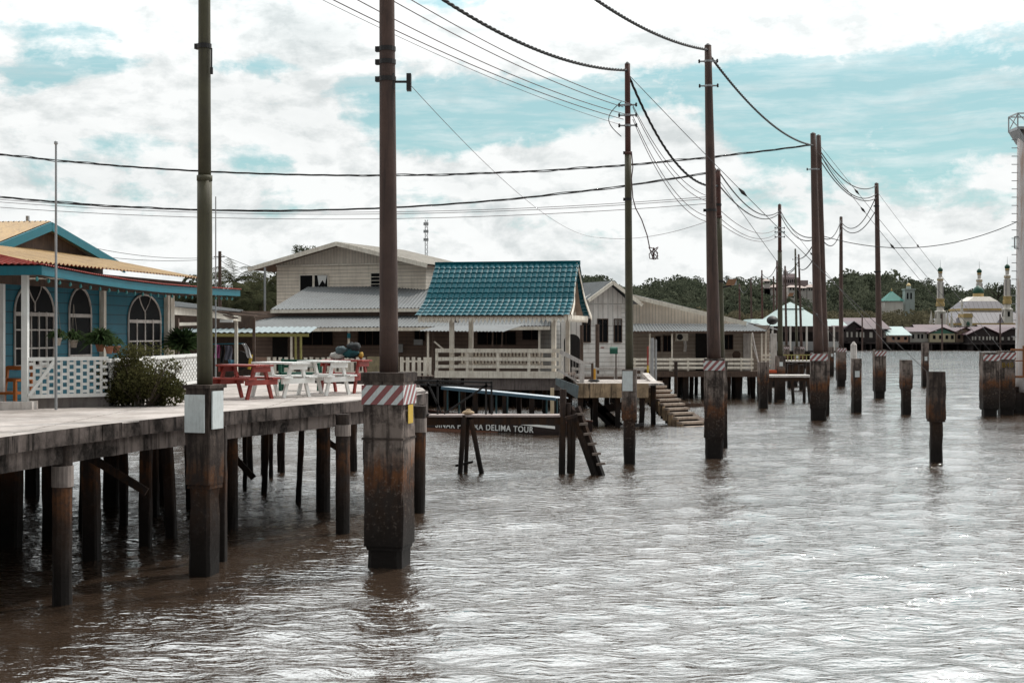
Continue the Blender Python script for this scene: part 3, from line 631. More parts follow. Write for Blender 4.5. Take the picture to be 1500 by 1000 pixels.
for k in range(9):
    y = 15+k*2.5; x = np.interp(y, [p[1] for p in pts[:9]], [p[0] for p in pts[:9]])
    m = MB(); m.box(-14.5, x-.5, y, y+.35, DZ-.5, DZ-.03); m.build('cross_beam', EDGE, pier)
m = MB(); a = XY(600, 29.2); b = XY(623, 30.6); m.prism([(a[0]-.2,a[1]-.45),(b[0]+.03,b[1]-.75),(b[0]+.03,b[1]+.5),(a[0]-.2,a[1]+.5)], 1.85, DZ+.012); m.build('end_cap_beam', EDGE, pier)
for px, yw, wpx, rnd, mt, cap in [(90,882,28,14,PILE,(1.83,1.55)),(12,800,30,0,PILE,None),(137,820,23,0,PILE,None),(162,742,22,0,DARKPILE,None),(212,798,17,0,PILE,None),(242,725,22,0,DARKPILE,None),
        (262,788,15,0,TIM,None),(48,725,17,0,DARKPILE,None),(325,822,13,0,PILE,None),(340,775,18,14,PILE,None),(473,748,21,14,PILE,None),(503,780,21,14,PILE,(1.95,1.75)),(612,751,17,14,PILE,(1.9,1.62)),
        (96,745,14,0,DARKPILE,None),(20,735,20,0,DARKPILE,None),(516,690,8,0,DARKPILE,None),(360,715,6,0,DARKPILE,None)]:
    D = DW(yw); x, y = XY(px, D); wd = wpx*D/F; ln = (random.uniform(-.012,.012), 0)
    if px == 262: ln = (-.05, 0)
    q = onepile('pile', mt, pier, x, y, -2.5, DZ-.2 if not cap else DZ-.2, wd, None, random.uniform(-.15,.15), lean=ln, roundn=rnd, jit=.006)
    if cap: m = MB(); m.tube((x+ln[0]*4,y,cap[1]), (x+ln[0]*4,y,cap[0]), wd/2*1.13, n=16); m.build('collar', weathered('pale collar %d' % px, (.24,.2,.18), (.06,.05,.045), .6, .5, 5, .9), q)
for k, (px, yw, ty) in enumerate(((118,770,.2),(182,765,.15),(228,752,.16),(285,742,.14),(380,722,.12),(430,735,.12),(72,790,.2),(300,715,.12))):
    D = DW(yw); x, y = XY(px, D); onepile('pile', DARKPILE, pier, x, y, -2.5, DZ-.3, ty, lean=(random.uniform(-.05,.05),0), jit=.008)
for k, (a, b, D) in enumerate((((130,668),(215,720),22.5),((330,655),(372,700),30),((470,640),(512,668),31))): m = MB(); m.bar(W(*a,D), W(*b,D), .09, .12); m.build('brace', DARKPILE, pier)
for k in range(16):
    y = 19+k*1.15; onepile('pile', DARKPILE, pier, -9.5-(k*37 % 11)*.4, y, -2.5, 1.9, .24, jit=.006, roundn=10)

# picnic tables
def picnic(label, px, yb, mat, rz, L=1.22, Hh=.66, wy=.82):
    D = 1.26*F/(yb-HY); x, y = XY(px, D); t = thing('picnic_table', label, 'picnic table', (x, y, DZ), rz, 'picnic tables on the pier')
    m = MB(True)
    for k in range(4): yy = -.31+k*.158; m.box(-L/2, L/2, yy*.78, yy*.78+.115, Hh-.035, Hh)
    m.build('tabletop', mat, t)
    for s in (-1, 1):
        m = MB(True)
        for k in range(2): yy = s*(wy/2-.02)-(.12 if s > 0 else 0)+k*0.0; m.box(-L/2, L/2, yy-.05, yy+.17, .38, .415)
        m.v = m.v[:8]; m.f = m.f[:6]; m.build('seat', mat, t)
    for e in (-1, 1):
        xx = e*(L/2-.14)
        for s in (-1, 1): m = MB(True); m.bar((xx, s*.34, 0), (xx, s*.13, Hh-.035), .045, .07, (0,1,0)); m.build('leg', mat, t)
        m = MB(True); m.bar((xx+e*.052, -wy/2-.02, .325), (xx+e*.052, wy/2+.02, .325), .045, .10); m.bar((xx+e*.052, -.23, Hh-.09), (xx+e*.052, .23, Hh-.09), .045, .10); m.build('cross_board', mat, t)
    return t
picnic('red picnic table just right of the foreground pole', 358, 584, REDP, math.radians(-33), 1.06, .66)
picnic('white picnic table between the near red table and the other white one', 411, 581, WHITEP, math.radians(-38), 1.18, .69)
picnic('white picnic table in front of the far red table', 474, 578, WHITEP, math.radians(-36), 1.05, .70)
t4 = picnic('red picnic table with a heap of bags on top, nearest the striped footing', 505, 575, REDP, math.radians(-20), 1.05, .70)
x, y = XY(440, 31.3); t = thing('bench', 'small dark green bench with armrests behind the white picnic tables', 'bench', (x, y, DZ), 0)
m = MB(True); m.box(-.42,.42,-.2,.2,.36,.4); m.build('seat', GREENP, t); m = MB(True); m.box(-.42,.42,.2,.23,.5,.56); m.box(-.42,.42,.2,.23,.62,.68); m.build('backrest', GREENP, t)
for s in (-1, 1):
    m = MB(True); m.box(s*.42-.03,s*.42+.03,-.2,-.14,0,.58); m.build('leg', GREENP, t); m = MB(True); m.box(s*.42-.03,s*.42+.03,.14,.2,0,.7); m.build('leg', GREENP, t)
    m = MB(True); m.box(s*.42-.035,s*.42+.035,-.22,.2,.58,.61); m.build('armrest', GREENP, t)
def blobmesh(m, c, r, n=14, k=8, j=.18):
    cx, cy, cz = c; vs = []; fs = []
    for i in range(1, k):
        ph = PI*i/k
        for q in range(n):
            a = 2*PI*q/n; rr = 1+random.uniform(-j, j); vs.append((cx+r[0]*rr*math.sin(ph)*math.cos(a), cy+r[1]*rr*math.sin(ph)*math.sin(a), cz-r[2]*math.cos(ph)*rr))
    for i in range(k-2):
        for q in range(n): fs.append((i*n+q, i*n+(q+1)%n, (i+1)*n+(q+1)%n, (i+1)*n+q))
    fs += [tuple(range(n-1,-1,-1)), tuple((k-2)*n+q for q in range(n))]; return m.add(vs, fs)
bx, by = t4.location.x, t4.location.y
for lb, dx, dz, r, c in [('dark grey bag on top of the heap on the red table',.10,.27,(.15,.12,.10),(.016,.018,.02)),('teal bag in the heap on the red table',.02,.14,(.20,.14,.11),(.006,.055,.065)),('grey blue bag at the left of the heap on the red table',-.16,.20,(.13,.11,.09),(.05,.075,.085)),
        ('pale cloth bundle low in the heap on the red table',-.25,.08,(.16,.14,.08),(.38,.36,.34)),('yellow bag at the right end of the heap on the red table',.26,.09,(.05,.07,.07),(.4,.24,.04))]:
    m = MB(); blobmesh(m, (bx+dx+.1, by-.12+random.uniform(-.02,.1), DZ+.70+dz), r); o = m.build('bag', weathered('bag '+lb[:12], c, None, .4, .2, 8, .8), None, True); tag(o, lb, 'bag')

# ------------------------------------------------------------------ blue house
def corr(m, a0, a1, b0, b1, pitch=.12, amp=.015, nv=3, sag=0):
    a0, a1, b0, b1 = map(Vector, (a0, a1, b0, b1)); nrm = (a1-a0).cross(b0-a0).normalized(); n = max(2, int((a1-a0).length/pitch))*6
    def fn(u, v):
        p = a0.lerp(a1, u).lerp(b0.lerp(b1, u), v); return p+nrm*(amp*math.sin(u*n/6*2*PI))-Vector((0,0,sag*4*v*(1-v)))
    return m.grid(fn, n, nv)
ang = math.atan2(8.5, 1.3); ox, oy = -9.3, 24.5
bh = thing('blue_house', 'blue planked house with arched windows, tan corrugated gable roof and red edged veranda awning', 'house', (ox, oy, DZ), ang)
M0 = ROOTM[bh.name]
m = MB(True); m.box(-6, 8.75, 0, .12, 0, 2.42); m.build('wall', BLUEW, bh)
m = MB(True); m.box(8.76, 8.88, -.03, 7, 0, 2.4); m.build('end_wall', BLUEW, bh)
m = MB(True); m.box(8.68, 8.90, -.06, -.001, 0, 2.3); m.build('corner_board', CREAMP, bh)
def arched(t, x0, x1, z0, z1, cols=3, rows=3, sill=True):
    """lancet topped window: dark pane, white arch trim, transom and glazing bars"""
    w_ = (x1-x0)/2; cx = (x0+x1)/2; ah = .46+.10*w_; zs = z1-ah; P = []
    for i in range(15): a = PI*i/14; P.append((cx+w_*math.cos(a), zs+ah*math.sin(a)))
    P = [(x1, z0)]+P+[(x0, z0)]
    fr = MB(True); fr.path([(p[0], -.02, p[1]) for p in P], .024, 6); fr.bar((x0,-.02,z0), (x1,-.02,z0), .05, .07)
    fr.bar((x0,-.025,zs-.05), (x1,-.025,zs-.05), .045, .07)
    if cols > 1:
        fr.path([(cx, -.02, zs+ah*.3)]+[(cx-w_*.36*math.sin(k/5*1.3), -.02, zs+ah*(.3+.6*k/5)) for k in range(1,6)], .014, 5)
        fr.path([(cx, -.02, zs+ah*.3)]+[(cx+w_*.36*math.sin(k/5*1.3), -.02, zs+ah*(.3+.6*k/5)) for k in range(1,6)], .014, 5); fr.bar((cx,-.02,zs), (cx,-.02,zs+ah*.32), .03, .03)
    for k in range(1, cols): xx = x0+(x1-x0)*k/cols; fr.bar((xx,-.02,z0), (xx,-.02,zs), .03, .035)
    for k in range(1, rows): zz = z0+(zs-z0)*k/rows; fr.bar((x0,-.018,zz), (x1,-.018,zz), .03, .03)
    f_ = fr.build('window', GREYP, t)
    p = MB(True); p.slab([(a, -.012, b) for a, b in P], (0,.008,0)); p.build('pane', GLASS, f_)
arched(bh, 1.44, 2.95, .64, 2.20, 5, 3); arched(bh, 3.6, 4.57, .8, 2.17, 1, 1); arched(bh, 6.4, 8.16, .6, 2.12, 4, 2); arched(bh, -1.2, .3, .64, 2.2, 5, 3)
for x in (5.0, 8.4): m = MB(True); m.box(x, x+.12, -.10, -.001, .1, 2.3); m.build('pilaster', CREAMP, bh)
m = MB(True); m.slab([(1.9,1.45,2.6),(8.7,1.45,2.78),(5.23,1.45,3.5)], (0,.08,0)); m.build('gable_wall', BROWNW, bh)
for (xa, za, xb, zb) in ((1.7,2.64,5.23,3.59),(5.23,3.59,8.9,2.86)):
    m = MB(True); xo, zo = (xa, za) if xa < 5 else (xb, zb); corr(m, (5.23, 1.2, 3.61), (5.23, 9, 3.61), (xo, 1.2, zo+.02), (xo, 9, zo+.02), .12, .014); m.build('upper_roof', TANR, bh)
    m = MB(True); m.bar((xa,1.17,za-.09), (xb,1.17,zb-.09), .04, .18); m.build('barge_board', TEALP, bh)
m = MB(True); m.box(-1.6, 8.0, 1.3, 1.44, 2.4, 2.80); m.build('upper_frieze', BROWNW, bh)
m = MB(True); corr(m, (-6,1.5,3.08), (8.0,1.5,3.0), (-6,-.95,2.50), (8.2,-.95,2.52), .16, .02); m.build('lower_roof', TANR, bh)
m = MB(True); m.box(-6, 8.1, -.72, -.66, 2.10, 2.42); m.build('frieze_board', BROWNW, bh)
m = MB(True); m.box(6.6, 6.66, 2.4, 2.46, 3.1, 3.85); m.build('vent_pipe', GALV, bh)
# veranda awning: red sheet and teal fascia
f0, f1 = Vector((-7.72,23.3,4.5)), Vector((-6.8,35.5,4.5))
zf = [4.56,4.50,4.46,4.45,4.47,4.50,4.53]; fp = [Vector((f0.x+(f1.x-f0.x)*i/6, f0.y+(f1.y-f0.y)*i/6, zf[i])) for i in range(7)]
m = MB()
for a, b in zip(fp[:-1], fp[1:]): m.bar(a+Vector((0,0,.07)), b+Vector((0,0,.07)), .035, .15)
m.bar(fp[0]+Vector((.017,0,.07)), Vector((-12,22.6,4.56)), .035, .15); m.build('fascia', TEALP, bh)
m = MB()
for a, b in zip(fp[:-1], fp[1:]):
    ia, ib = a+Vector((-1.05,.25,.22)), b+Vector((-1.05,.25,.22)); corr(m, a+Vector((.06,0,.17)), b+Vector((.06,0,.17)), ia, ib, .10, .014, 2)
corr(m, fp[0]+Vector((.06,-.06,.17)), Vector((-12,22.54,4.73)), fp[0]+Vector((-.98,.25,.40)), Vector((-12,24.2,4.9)), .10, .014, 2); m.build('awning_roof', REDR, bh)
m = MB(); m.slab([fp[0]+Vector((-.03,.03,.02)), fp[3]+Vector((-.03,0,.02)), fp[6]+Vector((-.03,0,.02)), Vector((-8.2,35.5,4.55)), Vector((-9.3,24.6,4.6)), Vector((-12,23,4.6))], (0,0,.01)); m.build('soffit', SOFFIT, bh)
for px, D in ((37,23.6),(2,24.3)):
    x, y = XY(px, D); m = MB(); m.box(x-.05, x+.05, y-.05, y+.05, DZ, 4.62); m.build('veranda_post', WHITEP, bh)
m = MB(); x, y = XY(81, 24.0); m.bar(W(37,408,23.6), W(98,408,24.6), .03, .03); m.build('bracket_rail', CREAMP, bh)
def lattice(m, a, b, z0, z1, pitch=.108):
    a, b = Vector((*a,0)), Vector((*b,0)); n = int((b-a).length/pitch); d = (b-a).normalized()
    m.bar(a+Vector((0,0,z1-.03)), b+Vector((0,0,z1-.03)), .06, .06); m.bar(a+Vector((0,0,z0+.03)), b+Vector((0,0,z0+.03)), .06, .06)
    for i in range(n+1):
        p = a.lerp(b, i/n); m.bar(p+Vector((0,0,z0+.06)), p+Vector((0,0,z1-.06)), .036, .03, (0,1,0))
        if i < n:
            q = a.lerp(b, (i+1)/n); z = z0+.10+(.055 if i % 2 else 0)
            while z < z1-.07: m.bar(p+Vector((0,.004,z)), q+Vector((0,.004,z)), .03, .045); z += .118
c0, c1, c2 = XY(40,23.62), XY(158,24.4), (-6.85,31.0)
m = MB(); lattice(m, c0, c1, 2.52, 3.20); m.build('balustrade', WHITEP, bh)
m = MB(); lattice(m, c1, c2, 2.52, 3.16, .125); m.build('balustrade', WHITEP, bh)
m = MB(); m.bar((*XY(42,23.55),2.56), (*XY(80,23.8),3.14), .05, .05); m.build('gate_brace', WHITEP, bh)
m = MB(); m.prism([(c0[0]-.1,c0[1]+.06),(c1[0],c1[1]+.06),(c2[0],c2[1]),(c2[0]-.3,c2[1]),(c1[0]-.3,c1[1]+.3),(c0[0]-.1,c0[1]+.3)], DZ, 2.51); m.build('plinth', weathered('grey plinth', (.20,.18,.17), (.06,.05,.05), .5, .5, 3, .9), bh)
m = MB(); a = XY(-40,23.1); b = XY(47,23.5); m.prism([(a[0],a[1]),(b[0],b[1]),(b[0],b[1]+.3),(a[0],a[1]+.3)], DZ+.002, DZ+.13); m.build('step', GREYP, bh)
# chair on the porch
x, y = XY(14, 24.4); t = thing('chair', 'orange wooden armchair on the porch at the left edge', 'chair', (x, y, DZ), -.3)
m = MB(True); m.box(-.26,.26,-.22,.22,.22,.26); m.build('seat', ORANGEP, t)
m = MB(True); m.bar((-.26,.2,.2),(-.26,.3,.68),.05,.05,(0,1,0)); m.bar((.26,.2,.2),(.26,.3,.68),.05,.05,(0,1,0)); m.bar((-.26,.3,.66),(.26,.3,.66),.04,.07); m.bar((-.26,.26,.45),(.26,.26,.45),.03,.06); m.build('backrest', ORANGEP, t)
for sx in (-1,1):
    m = MB(True); m.bar((sx*.26,-.22,.46),(sx*.26,.24,.46),.06,.03); m.build('armrest', ORANGEP, t)
    for sy in (-1,1): m = MB(True); m.bar((sx*.26,sy*.2,0),(sx*.26,sy*.2,.45 if sy<0 else .22),.05,.05,(0,1,0)); m.build('leg', ORANGEP, t)
# flagpole, lamp string
x, y = XY(82, 23.45); m = MB(); m.tube((x,y,DZ),(x,y,ZP(212,23.45)),.024,.017,10); m.lathe((x,y,ZP(212,23.45)),[(.02,0),(.035,.015),(.03,.05),(.005,.07)],10); tag(m.build('flagpole', GALV, None), 'thin white flagpole standing in front of the blue house', 'flagpole')
x, y = XY(316, 36); m = MB(); m.tube((x,y,DZ),(x,y,ZP(288,36)),.02,.014,8); tag(m.build('metal_pole', GALV, None), 'very thin grey pole rising just right of the olive foreground pole', 'pole')
t = thing('string_lights', 'string of small teal bulbs hanging along the awning fascia of the blue house', 'string lights', fp[0]); m = MB()
for a, b in zip(fp[:-1], fp[1:]): m.path(sagpts(a+Vector((-.06,0,-.02)), b+Vector((-.06,0,-.02)), sag=.03, n=6), .006, 4)
m.build('wire', CABLE, t); BULB = weathered('teal bulb glass', (.05,.22,.22), None, .2, 0, 9, .3)
for i in range(26):
    u = i/26*6; k = min(5, int(u)); p = fp[k].lerp(fp[k+1], u-k); m = MB(); m.lathe((p.x-.06, p.y, p.z-.11), [(.005,0),(.026,.02),(.026,.045),(.013,.08)], 8); m.build('bulb', BULB, t)

# ------------------------------------------------------------------ leaves
def rand_quads(C, size, asp=.45, up=.0, rng=None):
    """one randomly turned leaf quad per centre"""
    rng = rng or RNG; n = len(C); a = rng.normal(size=(n,3)); a[:,2] += up; a /= np.linalg.norm(a, axis=1)[:,None]
    b = rng.normal(size=(n,3)); b -= a*(a*b).sum(1)[:,None]; b /= np.linalg.norm(b, axis=1)[:,None]
    s = (size*rng.uniform(.6,1.3,n))[:,None]; a = a*s; b = b*s*asp
    return np.stack([C-a, C-b*1.0, C+a, C+b], 1).reshape(-1, 3)
def lumpy(n, c, r, lumps, rng=None, fill=.25):
    rng = rng or RNG; L = rng.normal(size=(lumps,3)); L /= np.linalg.norm(L, axis=1)[:,None]; L *= rng.uniform(.35,.85,(lumps,1)); lr = rng.uniform(.25,.5,lumps)
    k = rng.integers(0, lumps, n); d = rng.normal(size=(n,3)); d /= np.linalg.norm(d, axis=1)[:,None]; rad = np.where(rng.random(n) < fill, rng.random(n), 1.0)*rng.uniform(.85,1.1,n)
    return (L[k]+d*lr[k][:,None]*rad[:,None])*np.array(r)+np.array(c)
x, y = XY(213, 24.6)
t = thing('shrub', 'big olive green shrub growing in front of the blue house veranda', 'shrub', (x, y, DZ))
C = np.concatenate([lumpy(12000, (x-.06,y+.1,DZ+.46), (.78,.6,.60), 40), lumpy(3000, (x+.42,y+.15,DZ+.26), (.36,.4,.36), 12), lumpy(2500, (x-.42,y+.1,DZ+.28), (.36,.4,.4), 12), lumpy(400, (x,y,DZ+.95), (.5,.4,.2), 14)]); C = C[C[:,2] > DZ+.01]
rootl = np.array([x,y,DZ]); fast_mesh('foliage', rand_quads(C, .030, .42)-rootl, 4, BUSHM, t)
m = MB()
for k in range(46): a = random.uniform(0, 2*PI); r = random.uniform(.25,.75); h = random.uniform(.5,1.12)-.35*r; m.tube((x+.1*math.cos(a),y+.1*math.sin(a),DZ), (x+r*math.cos(a),y+r*.8*math.sin(a),DZ+h), .007, .003, 5)
m.build('stems', BARK, t)
def potplant(label, p, r, n, pot=True, hang=True, ls=.05, asp=.16, pr=.07, up=.5):
    t = thing('potted_plant', label, 'potted plant', p); m = MB(); px_, py_, pz = p
    if pot: m.lathe(p, [(pr*.65,0),(pr,.10),(pr*1.1,.11),(pr*1.05,.13)], 12); m.build('pot', weathered('pot '+label[:9], (.34,.14,.08) if not hang else (.4,.33,.27), None, .4, .2, 7, .8), t)
    if hang:
        m = MB(); [m.tube((px_+pr*math.cos(a),py_+pr*math.sin(a),pz+.12), (px_,py_,pz+.75), .003, n=4) for a in (0,2.1,4.2)]; m.build('hanger', ROPE, t)
    a = RNG.normal(size=(n,3)); a[:,2] = np.abs(a[:,2])*.8+up*RNG.random(n)-.15; a /= np.linalg.norm(a, axis=1)[:,None]; L = r*RNG.uniform(.5,1,n)[:,None]; o = np.array([px_,py_,pz+.12]); tip = o+a*L-np.array([0,0,1])*(L*L/r*.35)
    side = np.cross(a, RNG.normal(size=(n,3))); side /= np.linalg.norm(side, axis=1)[:,None]; mid = (o+tip)/2+np.array([0,0,.12])*L/r; sw = side*ls*.35
    Q = np.concatenate([np.stack([np.broadcast_to(o, mid.shape), mid-sw, mid+sw, mid+sw*.99], 1), np.stack([mid-sw, tip, tip+side*.001, mid+sw], 1)]).reshape(-1,3)
    fast_mesh('leaves', Q-np.array(p), 4, POTL, t); return t
potplant('small plant in a pale hanging pot at the left arched window', W(84,506,24.2), .26, 70)
potplant('plant in a pale hanging pot below the middle window', W(108,509,24.6), .30, 80)
potplant('large dark spiky plant in front of the middle of the blue wall', W(147,515,24.8), .52, 260, True, False, .06, pr=.08, up=1.2)
potplant('small terracotta potted plant on the balustrade corner', W(160,518,24.5), .2, 40, True, False)
potplant('terracotta potted plant on the balustrade beside the spiky plant', W(170,517,25.2), .22, 40, True, False, pr=.075)
potplant('dark leafy plant at the far corner of the blue house', W(268,520,33), .9, 300, False, False, .12, up=1.6)

# ------------------------------------------------------------------ small helpers for buildings
def pbox(m, px0, px1, py0, py1, D, dep=.06):
    """a box whose front face spans these pixels at distance D"""
    a, b = W(px0, py0, D), W(px1, py1, D); return m.box(a.x, b.x, D, D+dep, b.z, a.z)
def win(t, x0, x1, z0, z1, y, nm=2, mat=None, fw=.05, local=True, rows=1):
    m = MB(local); m.box(x0-fw, x1+fw, y-.05, y-.002, z1, z1+fw); m.box(x0-fw, x1+fw, y-.06, y-.002, z0-fw, z0); m.box(x0-fw, x0, y-.05, y-.002, z0, z1); m.box(x1, x1+fw, y-.05, y-.002, z0, z1)
    for k in range(1, nm): x = x0+(x1-x0)*k/nm; m.box(x-.02, x+.02, y-.04, y-.002, z0, z1)
    for k in range(1, rows): z = z0+(z1-z0)*k/rows; m.box(x0, x1, y-.035, y-.002, z-.015, z+.015)
    f_ = m.build('window', mat or CREAMP, t); m = MB(local); m.box(x0, x1, y-.02, y-.003, z0, z1); m.build('pane', GLASS, f_)
def pwin(t, px0, px1, py0, py1, D, nm=2, mat=None, fw=.05, rows=1):
    a, b = W(px0, py0, D), W(px1, py1, D); win(t, a.x, b.x, b.z, a.z, D, nm, mat, fw, False, rows)
def stilts(t, x0, x1, y0, y1, top, n, w_=.16, seed=1, mat=None):
    r = random.Random(seed)
    for k in range(n):
        x = x0+(x1-x0)*(k+.5)/n+r.uniform(-.25,.25); y = y0+(y1-y0)*r.random(); onepile('stilt', mat or DARKPILE, t, x, y, -2, top, w_*r.uniform(.8,1.3), lean=(r.uniform(-.03,.03),0), jit=.01)

# ------------------------------------------------------------------ neighbour shed with washing
t = thing('open_shed', 'open grey roofed shed with washing between the blue house and the cream houses', 'shed', (XY(300,42)[0], 42, 0))
a, b, c, d = W(245,440,37), W(356,454,52), W(245,448,35.5), W(356,457,50.5); off = Vector((-3.2,0,0))
m = MB(); corr(m, a, b, c, d, .1, .012, 1); corr(m, a+off, a, c+off, c, .1, .012, 1); m.slab([a, b, b+off, a+off], (0,0,-.02)); m.build('roof', GREYR, t)
m = MB(); m.bar(W(240,454,35.4), W(290,458,43), .06, .2); m.bar(W(290,458,43), W(352,467,50.6), .06, .18); m.bar(W(240,475,36), W(300,474,46), .06, .09); m.build('fascia', CREAMP, t)
m = MB(); m.bar(W(310,458,47), W(372,462,50), .3, .05); m.bar(W(322,461,47), W(345,466,49), .2, .04); m.bar(W(345,456,50), W(382,460,52), .5, .04); m.build('broken_boards', BROWNW, t)
for px, D, wd, mt, yb in ((346,50,.11,CREAMP,556),(300,41,.08,BROWNW,560),(258,36,.14,BROWNW,530),(372,56,.10,BROWNW,550)):
    x, y = XY(px, D); m = MB(); m.box(x-wd/2, x+wd/2, y-.05, y+.05, ZP(yb, D), ZP(466, D)); m.build('post', mt, t)
m = MB(); pbox(m, 322, 341, 468, 472, 46); m.build('white_crate_shelf', WHITEP, t)
m = MB(); x0, x1 = XY(200,62)[0], XY(400,62)[0]; m.box(x0, x1, 46, 64, 1.42, 1.5); m.build('floor', BROWNW, t)
m = MB(); pbox(m, 300, 412, 553, 557, 58); m.build('edge_beam', OLIVEP, t)
m = MB(); pbox(m, 200, 372, 462, 552, 63.8, .1); m.build('back_wall', BROWNW, t)
stilts(t, XY(300,40)[0], XY(420,40)[0], 36, 40, 1.45, 7, .11, 5); stilts(t, XY(280,50)[0], XY(420,50)[0], 46, 56, 1.4, 8, .12, 6)
for px, yw in ((345,682),(362,668),(385,672),(397,700),(409,690),(414,692),(441,672),(512,665),(520,688),(535,690)):
    D = DW(yw); x, y = XY(px, D); onepile('stilt', DARKPILE, t, x, y, -2, 1.7, .10, jit=.008)
t = thing('lean_to', 'flat olive framed lean to roof in front of the cream house', 'shelter', (XY(400,62)[0], 62, 0))
m = MB(); a, b = W(258,487,62), W(455,486.5,62); corr(m, a, b, a+Vector((0,2.5,.25)), b+Vector((0,2.5,.25)), .25, .02, 1); m.build('roof', weathered('pale blue sheet', (.15,.19,.20), (.12,.14,.15), .3, .1, 3, .5), t)
m = MB(); pbox(m, 258, 452, 488.5, 493, 62.05, .1); m.build('beam', OLIVEP, t)
for px in (433, 440.5): m = MB(); pbox(m, px-1.4, px+1.4, 493, 528, 62.05, .1); m.build('post', OLIVEP, t)
t = thing('washing_line', 'teal rod with hanging clothes under the open shed', 'washing line', W(330,504,52)); m = MB(); m.tube(W(305,504,52), W(358,503,52), .02, n=6); m.build('rod', TEALP, t)
def cloth(lb, px0, px1, py0, py1, D, col, sk=0):
    m = MB()
    def fn(u, v): p = W(px0+(px1-px0)*u+sk*v+(.8*math.sin(v*5)), py0+(py1-py0)*v, D); p.y += .04*math.sin(u*11+v*3); return p
    m.grid(fn, 14, 8); o = m.build('garment', weathered('cloth '+lb[:14], col, None, .3, .3, 8, .9), None, True); tag(o, lb, 'garment')
cloth('pink top hanging on the rod under the shed', 314.5, 322, 505, 524, 51.9, (.42,.10,.26))
cloth('black trousers hanging next to the pink top', 323, 328, 505, 531, 51.9, (.012,.012,.014))
cloth('grey shirt hanging on the rod, middle of the washing', 329, 340, 506, 527, 51.9, (.16,.16,.2))
cloth('light blue cloth hanging low behind the grey shirt', 334, 344, 527, 544, 52.2, (.12,.3,.4))
cloth('white towel hanging aslant at the right end of the washing', 354, 361, 503, 524, 51.8, (.6,.58,.58), 9)
m = MB(); c_ = W(351,528,54); m.tube(c_, c_+Vector((0,.1,0)), 14*54/F, n=24); tag(m.build('satellite_dish', DARKIN), 'large dark disc leaning behind the washing', 'dish')
m = MB(); c_ = W(365,531,53.5); m.tube(c_-Vector((0,0,.25)), c_+Vector((.08,0,.3)), .06, n=8); tag(m.build('float', YELP), 'yellow float beside the dark disc', 'float')

# ------------------------------------------------------------------ two storey cream house
th = math.radians(-22); AX, AY = XY(500, 80); s2 = thing('two_storey_house', 'two storey cream clapboard house with a broad low gable behind the grey roofs', 'house', (AX, AY, 0), th)
cs, sn = math.cos(th), math.sin(th)
def lx(px, ox_, oy_, c=cs, s=sn): u = (px-750)/F; return (oy_*u-ox_)/(c-u*s)
xl, xr = lx(400,AX,AY), lx(619,AX,AY); sl = (8.68-7.42)/5.4
m = MB(True); m.box(xl, xr, .4, 7.4, 1.6, 7.5); m.build('wall', CREAMS, s2)
m = MB(True); m.slab([(xl,.36,7.5),(xr,.36,7.5),(xr,.36,8.68-sl*xr-.06),(0,.36,8.62),(xl,.36,8.68+sl*xl-.06)], (0,.1,0)); m.build('gable_wall', CREAMV, s2)
m = MB(True); m.box(xl,xr,.30,.358,7.44,7.52); m.build('trim', CREAMP, s2)
for sgn, xe in ((-1,-5.75),(1,5.6)):
    ze = 8.68-sl*abs(xe); m = MB(True); corr(m, (0,-.55,8.70), (0,7.9,8.70), (xe,-.55,ze), (xe,7.9,ze), .18, .02, 1); m.build('roof', GREYR if sgn < 0 else weathered('brownish zinc roof', (.24,.215,.18), (.12,.1,.08), .5, .3, .8, .6), s2)
    m = MB(True); m.bar((0,-.58,8.60), (xe,-.58,ze-.09), .05, .24); m.build('barge_board', CREAMP, s2)
    m = MB(True); m.slab([(0,-.5,8.6),(xe,-.5,ze-.12),(xe,7.8,ze-.12),(0,7.8,8.6)], (0,0,.02)); m.build('soffit', SOFFIT, s2)
for p0, p1, z0, z1, nm in ((435,453,5.95,6.9,1),(456,475,6.15,6.9,1),(539,553,6.15,6.95,1),(556,572,6.15,6.95,1)):
    win(s2, lx(p0,AX,AY), lx(p1,AX,AY), z0, z1, .4, nm, CREAMP, .07, True, 1 if p0 < 500 else 4)
m = MB(True); a = lx(460,AX,AY); m.slab([(a,.372,6.88),(a+.62,.372,6.88),(a+.5,.372,6.4),(a+.33,.372,6.62),(a+.1,.372,6.3)], (0,.004,0)); m.build('curtain', WHITEP, s2)
x, y = XY(388, 78); m = MB(); m.box(x-.05,x+.05,y-.05,y+.05,1.5,ZP(392,78)); tag(m.build('post', GALV), 'grey metal downpipe post at the left end of the two storey house', 'post')

# ------------------------------------------------------------------ long low house with grey roofs
lh = thing('long_house', 'long low house with two grey zinc roofs, shaded brown veranda and white picket fence side', 'house', (XY(580,74)[0], 74, 0))
xa, xb = XY(300,74)[0], XY(806,74)[0]
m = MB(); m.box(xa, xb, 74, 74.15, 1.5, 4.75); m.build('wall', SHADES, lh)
m = MB(); m.box(xa, xb+.5, 69.6, 84, 1.36, 1.5); m.build('floor', BROWNW, lh)
m = MB(); m.box(xa, xb+.5, 69.5, 69.6, 1.15, 1.5); m.build('floor_edge', EDGE, lh)
A0, A1 = W(369,480,71.6), W(806,477,71.6); B0, B1 = W(418,459,74.5), W(806,459,74.5)
m = MB(); corr(m, A0, A1, B0, B1, .19, .022, 1); m.build('veranda_roof', GREYR, lh)
m = MB(); m.bar(A0+Vector((0,.03,-.12)), A1+Vector((0,.03,-.12)), .05, .17); m.build('veranda_fascia', CREAMP, lh)
m = MB(); m.bar(A0+Vector((0,.03,-.12)), W(300,468,80), .05, .17); corr(m, W(300,455,84), B0, W(300,462,80), A0, .19, .02, 1); m.build('side_roof', GREYR, lh)
